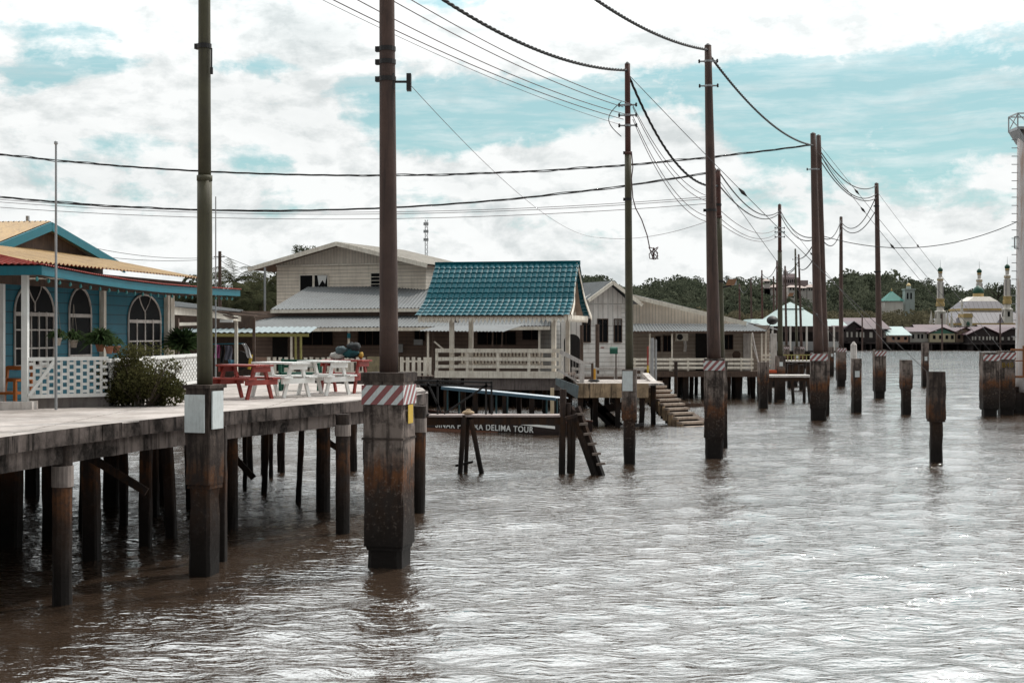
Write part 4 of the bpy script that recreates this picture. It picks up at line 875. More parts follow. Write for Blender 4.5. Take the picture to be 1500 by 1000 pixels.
m = MB(); a = W(402,456,74.4); b = W(806,452,74.4); m.box(a.x, b.x, 74.5, 74.6, 4.45, 4.95); m.build('frieze', BROWNW, lh)
A0, A1 = W(396,453,73.6), W(806,449,73.6); B0, B1 = W(451,420,79.5), W(806,418,79.5)
m = MB(); corr(m, A0, A1, B0, B1, .19, .022, 1); m.build('main_roof', GREYR, lh)
m = MB(); m.bar(A0+Vector((0,.03,-.11)), A1+Vector((0,.03,-.11)), .05, .17); m.build('main_fascia', CREAMP, lh)
m = MB(); m.slab([A0, B0, B0+Vector((0,6,0)), A0+Vector((-.5,10,0))], (0,0,-.02)); m.build('hip_roof', GREYR, lh)
for p in [(443,487,480,505,3),(525,556,478,505,3),(700,755,486,504,4),(608,622,478,498,2)]: pwin(lh, *p[:4], 74, p[4], BROWNW, .04)
pwin(lh, 766, 792, 484, 497, 74, 2, BROWNW, .04)
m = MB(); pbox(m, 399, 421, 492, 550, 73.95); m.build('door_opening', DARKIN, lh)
m = MB(); pbox(m, 583, 590, 504, 516, 73.6, .35); m.build('air_conditioner', GALV, lh)
m = MB(); pbox(m, 606, 619, 497, 505, 73.6, .35); m.build('air_conditioner', GALV, lh)
for px in (427, 511, 627, 790): x, y = XY(px, 71.9); m = MB(); m.box(x-.055,x+.055,y-.05,y+.05,1.5,3.8); m.build('veranda_post', CREAMP, lh)
m = MB(); x, y = XY(511,71.8); m.tube((x,y,3.35),(x,y,3.6),.09,n=8); m.build('lamp', TEALP, lh)
def pickets(lab, px0, px1, D, z0=1.5, h=.92, wd=.17, gap=.115, mat=None):
    x0, x1 = XY(px0,D)[0], XY(px1,D)[0]; t = thing('picket_fence', lab, 'fence', ((x0+x1)/2, D, z0), 0, 'picket fence panels along the veranda'); m = MB(); m.box(x0,x1,D+.03,D+.07,z0+.15,z0+.24); m.box(x0,x1,D+.03,D+.07,z0+.68,z0+.77); m.build('rails', mat or CREAMP, t)
    x = x0
    while x < x1: m = MB(); m.box(x, min(x+wd, x1), D, D+.028, z0+random.uniform(0,.02), z0+h+random.uniform(-.015,.015)); m.build('picket', mat or CREAMP, t); x += wd+gap
pickets('left white picket fence panel, behind the near red table', 391, 433, 69.7); pickets('middle white picket fence panel, behind the white tables', 445, 536, 69.7); pickets('right white picket fence panel, just right of the thick brown pole', 586, 633, 69.7)
m = MB(); pbox(m, 538, 584, 522, 549, 69.8, .05); tag(m.build('patterned_screen', weathered('mottled yellow panel', (.30,.25,.15), (.10,.08,.06), .8, .5, 5, .8)), 'mottled yellowish screen panel behind the thick brown pole', 'screen')
m = MB(); pbox(m, 370, 391, 523, 549, 69.8, .05); tag(m.build('low_wall', weathered('brick parapet', (.27,.17,.13), (.12,.08,.06), .5, .3, 4, .9)), 'low brownish wall panel at the left end of the picket fence', 'wall')
stilts(lh, XY(590,71)[0], xb+.5, 70, 83, 1.4, 40, .2, 8)
m = MB(); m.box(XY(560,84)[0], XY(850,84)[0], 83.4, 83.5, -.5, 1.35); m.build('underside_shade_sheet', DARKIN, lh)  # dark sheet added under the house, its colour stands for the shade there
# tin awning behind the pavilion
t = thing('tin_awning', 'sagging corrugated tin awning seen through the pavilion', 'awning', (XY(690,64)[0], 64, 0)); m = MB(); corr(m, W(613,484.5,64), W(738,485.5,64), W(640,478,67), W(771,474.5,67), .16, .02, 1); m.build('roof', GREYR, t)
for px, yb in ((634,548),(722,512),(736,512)): m = MB(); a = W(px,484,64.5); m.bar(a, W(px-1,yb,64.5), .07, .07); m.build('post', BROWNW, t)
m = MB(); m.bar(W(636,500,64.5), W(650,512,64.5), .07, .07); m.build('brace', CREAMP, t)
# ------------------------------------------------------------------ pavilion
th = math.radians(-12); PX_, PY_ = XY(737, 56.3); pv = thing('pavilion', 'open cream pavilion with steep flaring teal tile roof and scalloped trim', 'pavilion', (PX_, PY_, 0), th)
DEP = 3.5; FL = 1.98
m = MB(True); m.box(-2.72, 2.35, -.02, DEP, FL-.1, FL); m.build('floor', BROWNW, pv)
m = MB(True); m.box(-2.78, 2.42, -.10, -.03, FL-.15, FL+.12); m.build('floor_fascia', CREAMP, pv)
m = MB(True); m.box(-1.6, 2.3, .05, .2, FL-.62, FL-.12); m.box(-2.7,2.3,DEP-.3,DEP-.1,FL-.5,FL-.1); m.build('under_beam', weathered('grey under beam', (.17,.14,.13), (.06,.05,.05), .6, .7, 3, .9), pv)
for px_, z0, z1 in ((0,.88,1.04),(0,.56,.70),(0,.27,.39)): m = MB(True); m.box(-2.74, 2.40, -.13, -.101, FL+z0-.03, FL+z1-.03); m.build('rail_board', CREAMP, pv)
for x in (-2.70,-1.45,-.2,1.05,2.30): m = MB(True); m.box(x-.05, x+.05, -.10, -.02, FL+.121, FL+.98); m.build('rail_post', CREAMP, pv)
for y0 in (DEP,): 
    for z0 in (.85,.55,.25): m = MB(True); m.box(-2.7, .9, y0, y0+.03, FL+z0, FL+z0+.1); m.build('rail_board', CREAMP, pv)
    x = -2.6
    for k in range(24): m = MB(True); m.box(-2.6+k*.15, -2.52+k*.15, y0+.03, y0+.05, FL+.2, FL+.9); m.build('baluster', CREAMP, pv)
m = MB(True); m.box(-2.74,-2.70,-.1,DEP,FL+.85,FL+.98); m.box(-2.74,-2.70,-.1,DEP,FL+.5,FL+.62); m.build('side_rail', CREAMP, pv)
for x, y in ((-2.12,.1),(2.02,.1),(-2.12,DEP-.15),(2.02,DEP-.15)):
    m = MB(True); m.box(x-.085, x+.085, y-.085, y+.085, FL, 4.62); m.build('post', CREAMP, pv)
m = MB(True); m.box(-2.7, 2.35, .02, .16, 4.36, 4.50); m.box(-2.7, 2.35, DEP-.2, DEP-.06, 4.36, 4.50); m.build('tie_beam', CREAMP, pv)
# tile roof
prof = [(-.78,4.28),(-.20,4.58),(.28,4.86),(.42,5.00),(.55,5.18),(.95,5.66),(1.32,6.06),(1.72,6.44)]
cum = [0]
for a, b in zip(prof[:-1], prof[1:]): cum.append(cum[-1]+math.hypot(b[0]-a[0], b[1]-a[1]))
def pr(s_): return np.interp(s_, cum, [p[0] for p in prof]), np.interp(s_, cum, [p[1] for p in prof])
def tiles(m, flip):
    S = cum[-1]; row = .275; nr_ = int(S/row)+1; nx = 26*8
    xs = []
    svals = []
    for r in range(nr_):
        for q in (0, .06, .94, .999): 
            s_ = min(S, (r+q)*row); svals.append((s_, (1-q)*.032))
    n = 0; W_ = nx+1; vs = []; fs = []
    for s_, lift in svals:
        y, z = pr(s_); e = .04+.0*s_
        xl0 = -3.42+.20*min(1, s_/S*1.4); xr0 = 2.78
        for i in range(nx+1):
            u = i/nx; xx = xl0+(xr0-xl0)*u; w_ = abs(math.sin(u*26*PI))**.7*.035; dn = lift+w_-.02*math.cos(u*52*PI)*lift*8
            yy = y-dn*.6; zz = z+dn*.75
            if flip: yy = 2*1.75-yy
            vs.append((xx, yy, zz))
    for j in range(len(svals)-1):
        for i in range(nx): fs.append((j*W_+i, j*W_+i+1, (j+1)*W_+i+1, (j+1)*W_+i))
    m.add(vs, fs)
m = MB(True); tiles(m, False); m.build('tiled_roof_front', TEALR, pv); m = MB(True); tiles(m, True); m.build('tiled_roof_back', TEALR, pv)
m = MB(True); m.box(-3.24, 2.80, 1.66, 1.84, 6.36, 6.53); m.build('ridge_cap', TEALR, pv)
def soff(m, off):
    for k in range(len(prof)-1):
        (y0, z0), (y1, z1) = prof[k], prof[k+1]
        for fl in (0, 1):
            a, b = (y0, y1) if not fl else (3.5-y0, 3.5-y1); m.slab([(-3.15,a,z0-off),(2.55,a,z0-off),(2.55,b,z1-off),(-3.15,b,z1-off)], (0,0,-.015))
m = MB(True); soff(m, .03); m.build('soffit', weathered('tan soffit', (.33,.25,.19), None, .3, .2, 3, .9), pv)
for xx in (-3.10, 2.70):
    lift = .05 if xx > 0 else -.04
    m = MB(True)
    for k in range(len(prof)-1):
        (y0, z0), (y1, z1) = prof[k], prof[k+1]
        for fl in (0, 1):
            a, b = (y0, y1) if not fl else (3.5-y0, 3.5-y1); xo = xx+(.16 if xx > 0 else -.16)*(1-k/6); x1_ = xx+(.16 if xx > 0 else -.16)*(1-(k+1)/6); m.slab([(xo,a,z0-.14),(x1_,b,z1-.14),(x1_,b,z1+lift),(xo,a,z0+lift)], (.03,0,0))
    m.build('barge_board', CREAMP, pv)
m = MB(True); m.slab([(2.3,.3,4.85),(2.3,3.2,4.85),(2.3,1.75,6.2)], (.04,0,0)); m.slab([(2.3,-.5,4.45),(2.3,4.0,4.45),(2.3,3.2,4.85),(2.3,.3,4.85)], (.04,0,0)); m.build('gable_panel', weathered('tan gable', (.36,.28,.21), None, .3, .3, 3, .9), pv)
def scallops(m, a, b, z, n):
    a, b = Vector(a), Vector(b)
    for i in range(n):
        p = a.lerp(b, i/n); q = a.lerp(b, (i+.80)/n); md = (p+q)/2
        m.slab([p+Vector((0,0,z)), p+Vector((0,0,z-.14)), p.lerp(md,.35)+Vector((0,0,z-.17)), md+Vector((0,0,z-.27)), q.lerp(md,.35)+Vector((0,0,z-.17)), q+Vector((0,0,z-.14)), q+Vector((0,0,z))], (0,.02,0) if abs(a.y-b.y) < .1 else (.02,0,0))
m = MB(True); scallops(m, (-3.30,-.72,0), (2.72,-.72,0), 4.27, 35); scallops(m, (2.72,-.70,0), (2.72,4.2,0), 4.31, 28); scallops(m, (-3.30,-.70,0), (-3.30,4.2,0), 4.31, 28); m.build('scalloped_trim', CREAMP, pv)
m = MB(True); m.box(-1.98,-1.82,-.0,.1,4.02,4.3); m.build('meter_box', GALV, pv)
for x in (-2.4,-1.2,0,1.1,2.1):
    for y in (.3, DEP-.4): onepile('stilt', DARKPILE, pv, *(M_ := (ROOTM[pv.name] @ Vector((x,y,0))))[:2], -2, FL-.1, .2)
x, y = XY(1006-958+802, 55.5)

# boat
DTEAL = weathered('dark teal post', (.012,.05,.06), None, .3, .3, 5, .6)
Lp, Rp = Vector((*XY(596,53.0),0)), Vector((*XY(846,50.0),0)); d = Rp-Lp; LB = d.length; rz = math.atan2(d.y, d.x)
bt = thing('tour_boat', 'long dark wooden boat with white lettering and a flat canopy moored behind the trestle', 'boat', Lp, rz)
def hull(u, v):
    w_ = .75*(1-(1-min(1, u*4))**2*.8)*(1-max(0, u-.85)*1.2); z = .60-.16*u+.35*max(0, .15-u)*3; k = v*2-1; s_ = 1 if k > 0 else -1; a = abs(k)
    yy = s_*w_*min(1, a*1.6)**.6; zz = -.25+(z+.25)*a**2.2; return (u*LB, .75+yy, zz)
m = MB(True); m.grid(hull, 26, 16); m.build('hull', weathered('dark varnished hull', (.022,.012,.010), (.015,.01,.01), .5, .3, 2, .4), bt, True)
m = MB(True)
for i in range(20):
    u, v = i/20, (i+1)/20; p, q = Vector(hull(u,0)), Vector(hull(v,0)); m.bar(p+Vector((0,-.01,.0)), q+Vector((0,-.01,.0)), .07, .05); p, q = Vector(hull(u,1)), Vector(hull(v,1)); m.bar(p, q, .07, .05)
m.build('gunwale', weathered('reddish gunwale', (.09,.035,.022), None, .4, .3, 3, .5), bt)
m = MB(True); m.bar((.2,-.06,.06), (LB*.55,-.03,-.01), .03, .14); m.build('rubbing_strake', weathered('orange brown strake', (.17,.07,.04), None, .4, .3, 3, .5), bt)
m = MB(True); m.box(.5, LB-.4, .15, 1.35, .18, .2); m.build('floor_boards', BROWNW, bt)
writing('boat_name', 'SINAR PUTERA DELIMA TOUR', .30, WHITEP, bt, (LB*.466, -.035, .10), (0,-.02,0), .01, .90)
m = MB(True); x0 = (XY(648,52)[0]-Lp.x)/d.x*LB; x1 = (XY(816,50.3)[0]-Lp.x)/d.x*LB; m.slab([(x0,-.1,1.62),(x1,-.1,1.30),(x1,1.0,1.26),(x0,1.0,1.58)], (0,0,.03)); m.build('canopy', weathered('pale canopy top', (.42,.46,.50), None, .2, .1, 3, .5), bt)
m = MB(True); m.bar((x0,-.12,1.59), (x1,-.12,1.27), .04, .10); m.build('canopy_edge', weathered('blue grey canopy edge', (.05,.10,.14), None, .3, .2, 3, .5), bt)
for xx in (x0+.2, x0+2.2, x1-.4):
    for yy in (0, .9): k = (xx-x0)/(x1-x0); m = MB(True); m.bar((xx,yy,.3), (xx,yy,1.58-.32*k), .05, .05); m.build('canopy_post', DTEAL, bt)
m = MB(); m.slab([W(763,620,49.6), W(813,624,49.6), W(813,628,49.6), W(763,622,49.6)], (0,.02,0)); tag(m.build('plank', WHITEP), 'narrow white board leaning over the side of the boat', 'plank')
m = MB(); a = XY(809,54); m.box(a[0]-.07,a[0]+.07,54,54.1,-.5,ZP(568,54)); tag(m.build('post', weathered('cream yellow post', (.55,.44,.30), None, .3, .3, 3, .8)), 'cream yellow post behind the boat under the pavilion', 'post')

# trestle walkway
D = 36.5; tr = thing('timber_trestle', 'rough timber trestle walkway with dark railing in front of the boat', 'trestle', (XY(750,D)[0], D, 0))
z = ZP(607.5, D); m = MB(); m.box(XY(628,D)[0], XY(822,D)[0], D-.05, D+.5, z-.05, z); m.build('walkway_plank', weathered('grey pink plank', (.40,.33,.31), (.15,.11,.1), .5, .3, 3, .85), tr)
m = MB(); m.box(XY(690,D)[0], XY(826,D)[0], D, D+.14, z-.25, z-.051); m.box(XY(603,D)[0], XY(690,D)[0], D+.1, D+.26, z-.27, z-.051); m.build('bearer', TIM, tr)
m = MB()
for a, b in (((603,557),(720,560)),((603,563),(720,566)),((641,556),(641,609)),((720,558),(720,609)),((712,560),(712,609)),((650,606),(714,563)),((608,600),(643,612)),((626,560),(646,604))): m.bar(W(*a,D+.3), W(*b,D+.3), .05, .05)
m.build('railing', BLACKM, tr)
for px0, py0, px1, py1, wd in ((680,608,674,693,.13),(686,608,682,690,.11),(690,614,705,691,.13),(825,570,823,697,.17),(833,590,835,690,.12),(841,600,839,682,.12),(835,600,833,686,.10)):
    D1 = D+(.3 if wd < .12 else 0); a, b = W(px0,py0,D1), W(px1,py1,D1); d_ = (b-a); b = a+d_*((a.z+1.5)/(-d_.z)) if d_.z else b; m = MB(); m.tube(a, b, wd*.5, wd*.55, 10, 8, .06); m.build('post', TIM, tr)
m = MB(); m.bar(W(667,682,D+.1), W(693,676,D+.1), .06, .06); m.build('tie', TIM, tr)
m = MB(); m.bar(W(828,613,D-.2), W(846,608,D-.2), .12, .09); m.build('bearer_end', TIM, tr)
lt = thing('ladder', 'weathered timber ladder leaning into the water at the right end of the trestle', 'ladder', (*XY(878,36), 0)); 
for dx in (0, .17):
    a, b = W(836,598,36.6), W(874,686,36.0); m = MB(); m.bar(a+Vector((dx,0,.03)), b+Vector((dx,0,-.3)), .10, .15); m.build('stringer', TIM, lt)
for k in range(6): a, b = W(836,598,36.6), W(874,686,36.0); p = a.lerp(b, .1+k*.165); m = MB(); m.bar(p+Vector((.04,-.10,0)), p+Vector((.26,-.10,.02)), .08, .06); m.build('rung', weathered('worn rung', (.17,.135,.115), None, .5, .4, 5, .9), lt)
m = MB(); blobmesh(m, W(686,604,36.6), (.16,.12,.06), 10, 6, .1); blobmesh(m, W(686,601,36.6), (.06,.06,.05), 8, 5); tag(m.build('driftwood', weathered('straw pile', (.55,.40,.26), None, .4, .2, 8, .9), None, False), 'small straw coloured lump lying on the trestle plank', 'debris')

# landing and stairs
D = 54.6; zt = ZP(560, D+1); ld = thing('landing_stage', 'stained concrete landing with piles beside the pavilion', 'landing', (XY(900,56)[0], 56, 0))
RUSTC = weathered('brown streaked concrete', (.42,.30,.19), (.03,.022,.017), .9, 1.2, 1.6, .9, bstr=.5)
x0, x1 = XY(846,D)[0], XY(950,D)[0]
m = MB(); m.box(x0, x1+.6, D, D+4.6, zt-.08, zt); m.build('deck', DECK, ld); m = MB(); m.box(x0-.01, x1, D-.02, D+.25, zt-.55, zt-.002); m.build('front_beam', RUSTC, ld)
for px, dd, wd in ((850,.3,.22),(872,1.2,.2),(905,.6,.2),(889,3,.2),(957,1.8,.2),(930,3.4,.18),(868,4,.18),(940,.9,.2)): x, y = XY(px, D+dd); onepile('pile', DARKPILE, ld, x, y, -2, zt-.1, wd)
for a, b in (((858,578),(912,628)),((862,588),(906,632)),((880,600),(930,590))): m = MB(); m.bar(W(*a,D+1.5), W(*b,D+1.5), .14, .3); m.build('brace', DARKPILE, ld)
m = MB(); a = W(845,562,D-.3); m.slab([W(814,553,D-.3),W(848,565,D-.3),W(846,584,D-.3),W(814,563,D-.3)], (0,.3,0)); m.build('gangway_side', weathered('blue grey gangway', (.13,.16,.17), (.06,.05,.05), .6, .5, 3, .8), ld)
st = thing('stone_stairs', 'worn concrete stairs going down into the water from the landing', 'stairs', (*XY(935,57.6), 0), math.radians(30))
TREAD = weathered('worn stair tread', (.42,.34,.28), (.12,.09,.07), .6, .5, 3, .9, bstr=.6); STR = tidal('stair side', (.20,.135,.09), 1.5, -.3, .6, .8)
n = 11
for k in range(n):
    zz = zt-.02-k*.165; m = MB(True); j = random.uniform(-.03,.03); m.box(-.05+j, 1.0+j, -(k+1)*.30-.03, -k*.30+.02, zz-.09, zz-.001); m.build('tread', TREAD, st)
    m = MB(True); m.box(.02, .93, -(k+1)*.30, -k*.30-.002, zz-.62, zz-.091); m.build('riser', STR, st)
    m = MB(True); m.box(-.10, .018, -(k+1)*.30-.01, -k*.30-.004, zz-.50, zz-.10); m.box(.935, 1.02, -(k+1)*.30-.01, -k*.30-.004, zz-.50, zz-.10); m.v = m.v[:8]; m.f = m.f[:6]; m.build('stringer', RUSTC, st)
m = MB(); 
for a, b in (((820,513),(857,532)),((820,516),(856,535)),((818,542),(848,560)),((857,531.5),(870,530))): m.bar(W(*a,55.2), W(*b,55.2), .08, .08)
for u in range(8): px = 822+u*4.3; m.tube(W(px,515+(px-820)*.5,55.2), W(px,545+(px-820)*.55,55.2), .012, n=5)
t = tag(m.build('handrail', GREYP), 'sloping pale handrail from the pavilion down to the landing', 'handrail')
m = MB(); pbox(m, 849, 856, 532, 561, 55, .15); tag(m.build('post', GREYP), 'square pale post at the foot of the sloping handrail', 'post')
m = MB(); pbox(m, 866, 869.5, 531, 556, 56, .1); pbox(m, 858,866,531,533,56,.05); tag(m.build('post', BROWNW), 'brown gate post right of the handrail foot', 'post')
a = W(871,556,56.5); m = MB(); m.tube(a, W(871,540,56.5), .05, n=10); tag(m.build('bollard', weathered('orange yellow', (.6,.3,.03), None, .3, .2, 6, .5)), 'short orange yellow bollard on the landing', 'bollard')
m = MB(); blobmesh(m, W(870,557.5,55.3), (.22,.12,.06), 10, 6, .2); tag(m.build('rope_heap', BLACKM), 'black heap of rope on the landing edge', 'rope')
t = thing('white_fence', 'white two board fence behind the landing', 'fence', (*XY(890,61), 1.5)); m = MB(); pbox(m, 838, 944, 538.5, 542, 61, .04); pbox(m, 838, 944, 547.5, 551, 61, .04); m.build('boards', GREYP, t)
for px in (840, 872, 902, 941): m = MB(); pbox(m, px-2.4, px+2.4, 538, 556, 61.05, .1); m.build('fence_post', GREYP, t)
m = MB(); c_ = W(899,513,60); m.tube(c_-Vector((.16,0,0)), c_+Vector((.16,0,0)), .15, n=14); m.box(c_.x-.16,c_.x+.16,60-.15,60+.15,c_.z-.15,c_.z); 
t = thing('mailbox', 'round topped green mailbox on a thin post behind the landing', 'mailbox', (c_.x, c_.y, 1.6)); m.build('box', GREENP, t); m = MB(); m.tube((c_.x+.1,60.05,1.6),(c_.x+.1,60.05,c_.z-.1),.03,n=6); m.build('post', BROWNW, t)
for lb, px, py0, py1, D_, r, mt in (('thick pale grey pipe, left of the pair behind the stairs',955,495,557,58,.075,GALV),('slimmer pale grey pipe, right of the pair behind the stairs',960.5,497,557,58.2,.05,GALV),
        ('dark timber post in front of the weathered white house',875,475,548,62,.09,BROWNW),('dark timber post between the arch and the windows of the white house',852,476,540,62,.08,BROWNW),
        ('dark mooring stake behind the stairs in front of the cream house',990,530,584,70,.09,TIM)):
    a, b = W(px,py1,D_), W(px,py0,D_)
    if 'stake' in lb: a.z = -2
    m = MB(); m.tube(a, b, r, n=10); tag(m.build('pipe' if 'pipe' in lb else 'post', mt), lb, 'pipe' if 'pipe' in lb else 'post')
a = W(949,556,59); t = thing('marker_pole', 'thin marker pole red above and yellow below, behind the stairs', 'pole', a); m = MB(); m.tube(a, W(949,535,59), .04, n=8); m.build('lower_half', YELP, t); m = MB(); m.tube(W(949,535,59), W(949,507,59), .036, n=8); m.build('upper_half', REDP, t)
m = MB(); m.bar(W(945,548,57.5), W(957,560,57.0), .3, .12); tag(m.build('stone_block', GREYP), 'pale tilted slab lying at the top of the stairs', 'slab')
for lb, a, b in (('dark boat bow poking out right of the stair foot',(1005,594),(1030,593)),('dark log floating at the stair foot',(1012,607),(1032,620))): m = MB(); m.bar(W(*a,57), W(*b,56), .3, .16); tag(m.build('log', BROWNW), lb, 'log')
m = MB(); m.bar(W(930,623,54), W(943,621,54), .12, .1); tag(m.build('log', BLACKM), 'small black log floating left of the stairs', 'log')

# ------------------------------------------------------------------ white gabled house
th = math.radians(22); c_, s_ = math.cos(th), math.sin(th); AX, AY = XY(893, 70); wh = thing('white_gabled_house', 'small weathered white timber house with steep gable and three dark windows', 'house', (AX, AY, 0), th)
l = lambda px: lx(px, AX, AY, c_, s_)
xl, xr = l(848), l(927); m = MB(True); m.box(xl, xr, .25, 6, 1.4, 5.1); m.build('wall', WHITES, wh)
m = MB(True); m.slab([(xl,.21,5.08),(xr,.21,5.08),(0,.21,6.08)], (0,.1,0)); m.build('gable_wall', WHITEV, wh)
m = MB(True); m.box(l(856), l(913), .22, .248, 4.0, 5.0); m.build('upper_boards', WHITEV, wh)
for xe in (l(857), l(936)):
    ze = 6.15-abs(xe)*.68; m = MB(True); corr(m, (0,-.35,6.17), (0,6.5,6.17), (xe,-.35,ze), (xe,6.5,ze), .15, .018, 1); m.build('roof', GREYR, wh); m = MB(True); m.bar((0,-.38,6.08), (xe,-.38,ze-.07), .05, .17); m.build('barge_board', CREAMP, wh)
for a, b in ((856.5,867),(878.5,892.5),(903,913)): x0, x1 = l(a), l(b); win(wh, x0, x1, 3.18, 4.28, .24, 2, BROWNW, .04)
m = MB(True); m.box(l(883), l(888), .23, .249, 2.88, 2.92); m.build('red_mark', REDP, wh)
m = MB(True); m.box(xl-2.6, xr+.6, -1.2, 6, 1.36, 1.5); m.build('floor', BROWNW, wh); m = MB(True); m.box(xl-2.6, xr+.6, -1.25, -1.21, 1.2, 1.5); m.build('floor_edge', BROWNW, wh)
stilts(wh, XY(830,68)[0], XY(935,72)[0], 68, 75, 1.4, 12, .2, 12)
t = thing('arched_porch', 'weathered white board porch with a dark arched opening right of the pavilion', 'porch', (*XY(836,66), 1.5)); m = MB()
a, b = W(822,472,66), W(852,548,66); r0, r1 = XY(826,66)[0], XY(850,66)[0]; zc = ZP(500, 66); rr = (r1-r0)/2; cx = (r0+r1)/2
P = [(a.x, a.z), (b.x, a.z), (b.x, b.z), (r1, b.z)]+[(cx+rr*math.cos(PI*i/12), zc+rr*.9*math.sin(PI*i/12)) for i in range(13)]+[(r0, b.z), (a.x, b.z)]
vs = [(p[0], 66, p[1]) for p in P]; 
for i in range(12): 
    q0, q1 = P[4+i], P[5+i]; m.add([(q0[0],66,q0[1]),(q0[0],66,a.z),(q1[0],66,a.z),(q1[0],66,q1[1])], [(0,1,2,3)])
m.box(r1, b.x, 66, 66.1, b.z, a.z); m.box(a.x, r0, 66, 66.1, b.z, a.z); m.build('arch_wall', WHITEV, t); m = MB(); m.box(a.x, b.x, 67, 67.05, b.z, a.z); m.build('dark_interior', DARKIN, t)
m = MB(); pbox(m, 828, 832, 482, 548, 65.9, .06); m.build('white_jamb', WHITEP, t)

# ------------------------------------------------------------------ long cream house on the right
th = math.radians(-12); c2_, s2_ = math.cos(th), math.sin(th); AX, AY = XY(915, 82); ch = thing('cream_veranda_house', 'long cream stilt house with grey roof, white three board railing and air conditioner', 'house', (AX, AY, 0), th)
l = lambda px: lx(px, AX, AY, c2_, s2_); slp = (5.88-4.22)/6.88
m = MB(True); m.slab([(-5,.3,4.0),(l(1084),.3,4.0),(l(1084),.3,5.8-slp*l(1084)),(0,.3,5.8),(-5,.3,4.6)], (0,.1,0)); m.build('gable_wall', CREAMV, ch)
for xe in (-6.5, 8.7): ze = 5.88-slp*abs(xe); m = MB(True); corr(m, (0,-.4,5.92), (0,9,5.92), (xe,-.4 if xe < 0 else 1.2,ze), (xe,9,ze), .18, .02, 1); m.build('roof', GREYR, ch)
xe = 6.95; m = MB(True); m.bar((0,-.43,5.82), (xe,-.43,5.82-slp*xe), .05, .24); m.bar((0,-.43,5.82), (-6,-.43,5.82-slp*6), .05, .24); m.build('barge_board', CREAMP, ch)
m = MB(); a0, a1 = W(900,485,78.3), W(1121,484.5,78.3); b0, b1 = W(900,474,81), W(1096,474,81); corr(m, a0, a1, b0, b1, .18, .022, 1); m.build('veranda_roof', GREYR, ch)
m = MB(); m.bar(a0+Vector((0,.02,-.08)), a1+Vector((0,.02,-.08)), .05, .1); m.build('veranda_fascia', BROWNW, ch)
m = MB(); a0, a1 = W(1121,484.5,78.3), W(1132,483,88); b0, b1 = W(1096,474,81), W(1110,474,88); corr(m, a0, a1, b0, b1, .18, .022, 1); m.build('side_roof', GREYR, ch)
m = MB(); a, b = W(920,486,80.4), W(1127,547,80.4); m.box(a.x, b.x, 80.4, 80.55, 1.5, 4.05); m.build('wall', siding('tan clapboard', (.38,.31,.25), (.2,.15,.12), .2, amt=.4), ch)
m = MB(); b = XY(1128,80.4); m.box(b[0]-.12, b[0], 80.56, 88, 1.5, 4.05); m.build('end_wall', CREAMS, ch)
for p in ((961,967,493,514,1),(972,983,492,514,2),(1061,1073,491,511,2)): pwin(ch, *p[:4], 80.4, p[4], BROWNW, .04)
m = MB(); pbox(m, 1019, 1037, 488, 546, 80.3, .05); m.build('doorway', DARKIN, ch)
m = MB(); pbox(m, 990, 1008, 488, 499, 79.9, .4); q = m.build('air_conditioner', CREAMP, ch); m = MB(); p = W(996,493.5,79.88); m.tube(p, p+Vector((0,.015,0)), .17, n=16); m.build('fan_grille', BLACKM, q)
m = MB(); m.path([W(1003,499,80), W(1004,506,80), W(1003,515,80)], .09, 6); m.build('duct', GREYP, ch)
m = MB(); pbox(m, 1089, 1100, 487, 546, 80.3, .05); m.build('door', GREYP, ch)
for px, yt in ((952,484),(984.5,486),(1101,486),(1116,486),(1122,486)): m = MB(); pbox(m, px-1.1, px+1.1, yt, 547, 78.6, .09); m.build('veranda_post', CREAMP, ch)
m = MB(); pbox(m, 1128.5, 1138, 488, 541, 79.4, .07); m.build('white_door_panel', GREYP, ch)
for y0 in (524.5, 530.5, 536.5): m = MB(); pbox(m, 924, 1104, y0, y0+3.6, 78.3, .035); m.build('rail_board', CREAMP, ch); m = MB(); pbox(m, 1115, 1129, y0-6, y0-2.8, 79.2, .035); m.build('rail_board', CREAMP, ch)
for px in range(930, 1104, 26): m = MB(); pbox(m, px-1.4, px+1.4, 524, 543, 78.34, .08); m.build('rail_post', CREAMP, ch)
m = MB(); x0, x1 = XY(915,78.3)[0], XY(1140,78.3)[0]; m.box(x0, x1, 78.3, 88.5, 1.38, 1.5); m.build('floor', BROWNW, ch); m = MB(); m.box(x0, x1, 78.2, 78.29, 1.2, 1.5); m.build('floor_edge', BROWNW, ch)
stilts(ch, x0, x1, 78.6, 80, 1.4, 16, .26, 21); stilts(ch, x0, x1, 81, 88, 1.4, 18, .24, 22)
m = MB(); c_ = W(1079,520,79.6); m.tube(c_, c_+Vector((0,.05,.02)), .24, n=14); m.box(c_.x-.22,c_.x+.22,79.4,79.8,c_.z-.35,c_.z-.31); m.box(c_.x-.2,c_.x-.16,79.5,79.55,c_.z-.8,c_.z-.33); m.box(c_.x+.16,c_.x+.2,79.5,79.55,c_.z-.8,c_.z-.33); tag(m.build('round_chair', BROWNW), 'round backed brown chair on the cream house veranda', 'chair')
t = thing('satellite_dish', 'black satellite dish on the right roof corner of the cream house', 'satellite dish', W(1124,482,78.5)); p = W(1131.5,469,78.4); m = MB()
def dish(u, v): r = v*.30; a = u*2*PI; return (p.x+r*math.cos(a)*1.05, p.y-.25+.3*(v*v), p.z+r*math.sin(a)*.82)
m.grid(dish, 20, 5); m.build('reflector', BLACKM, t); m = MB(); m.path([W(1124,482,78.5), W(1128,476,78.4), p], .025, 5); m.build('arm', BLACKM, t)
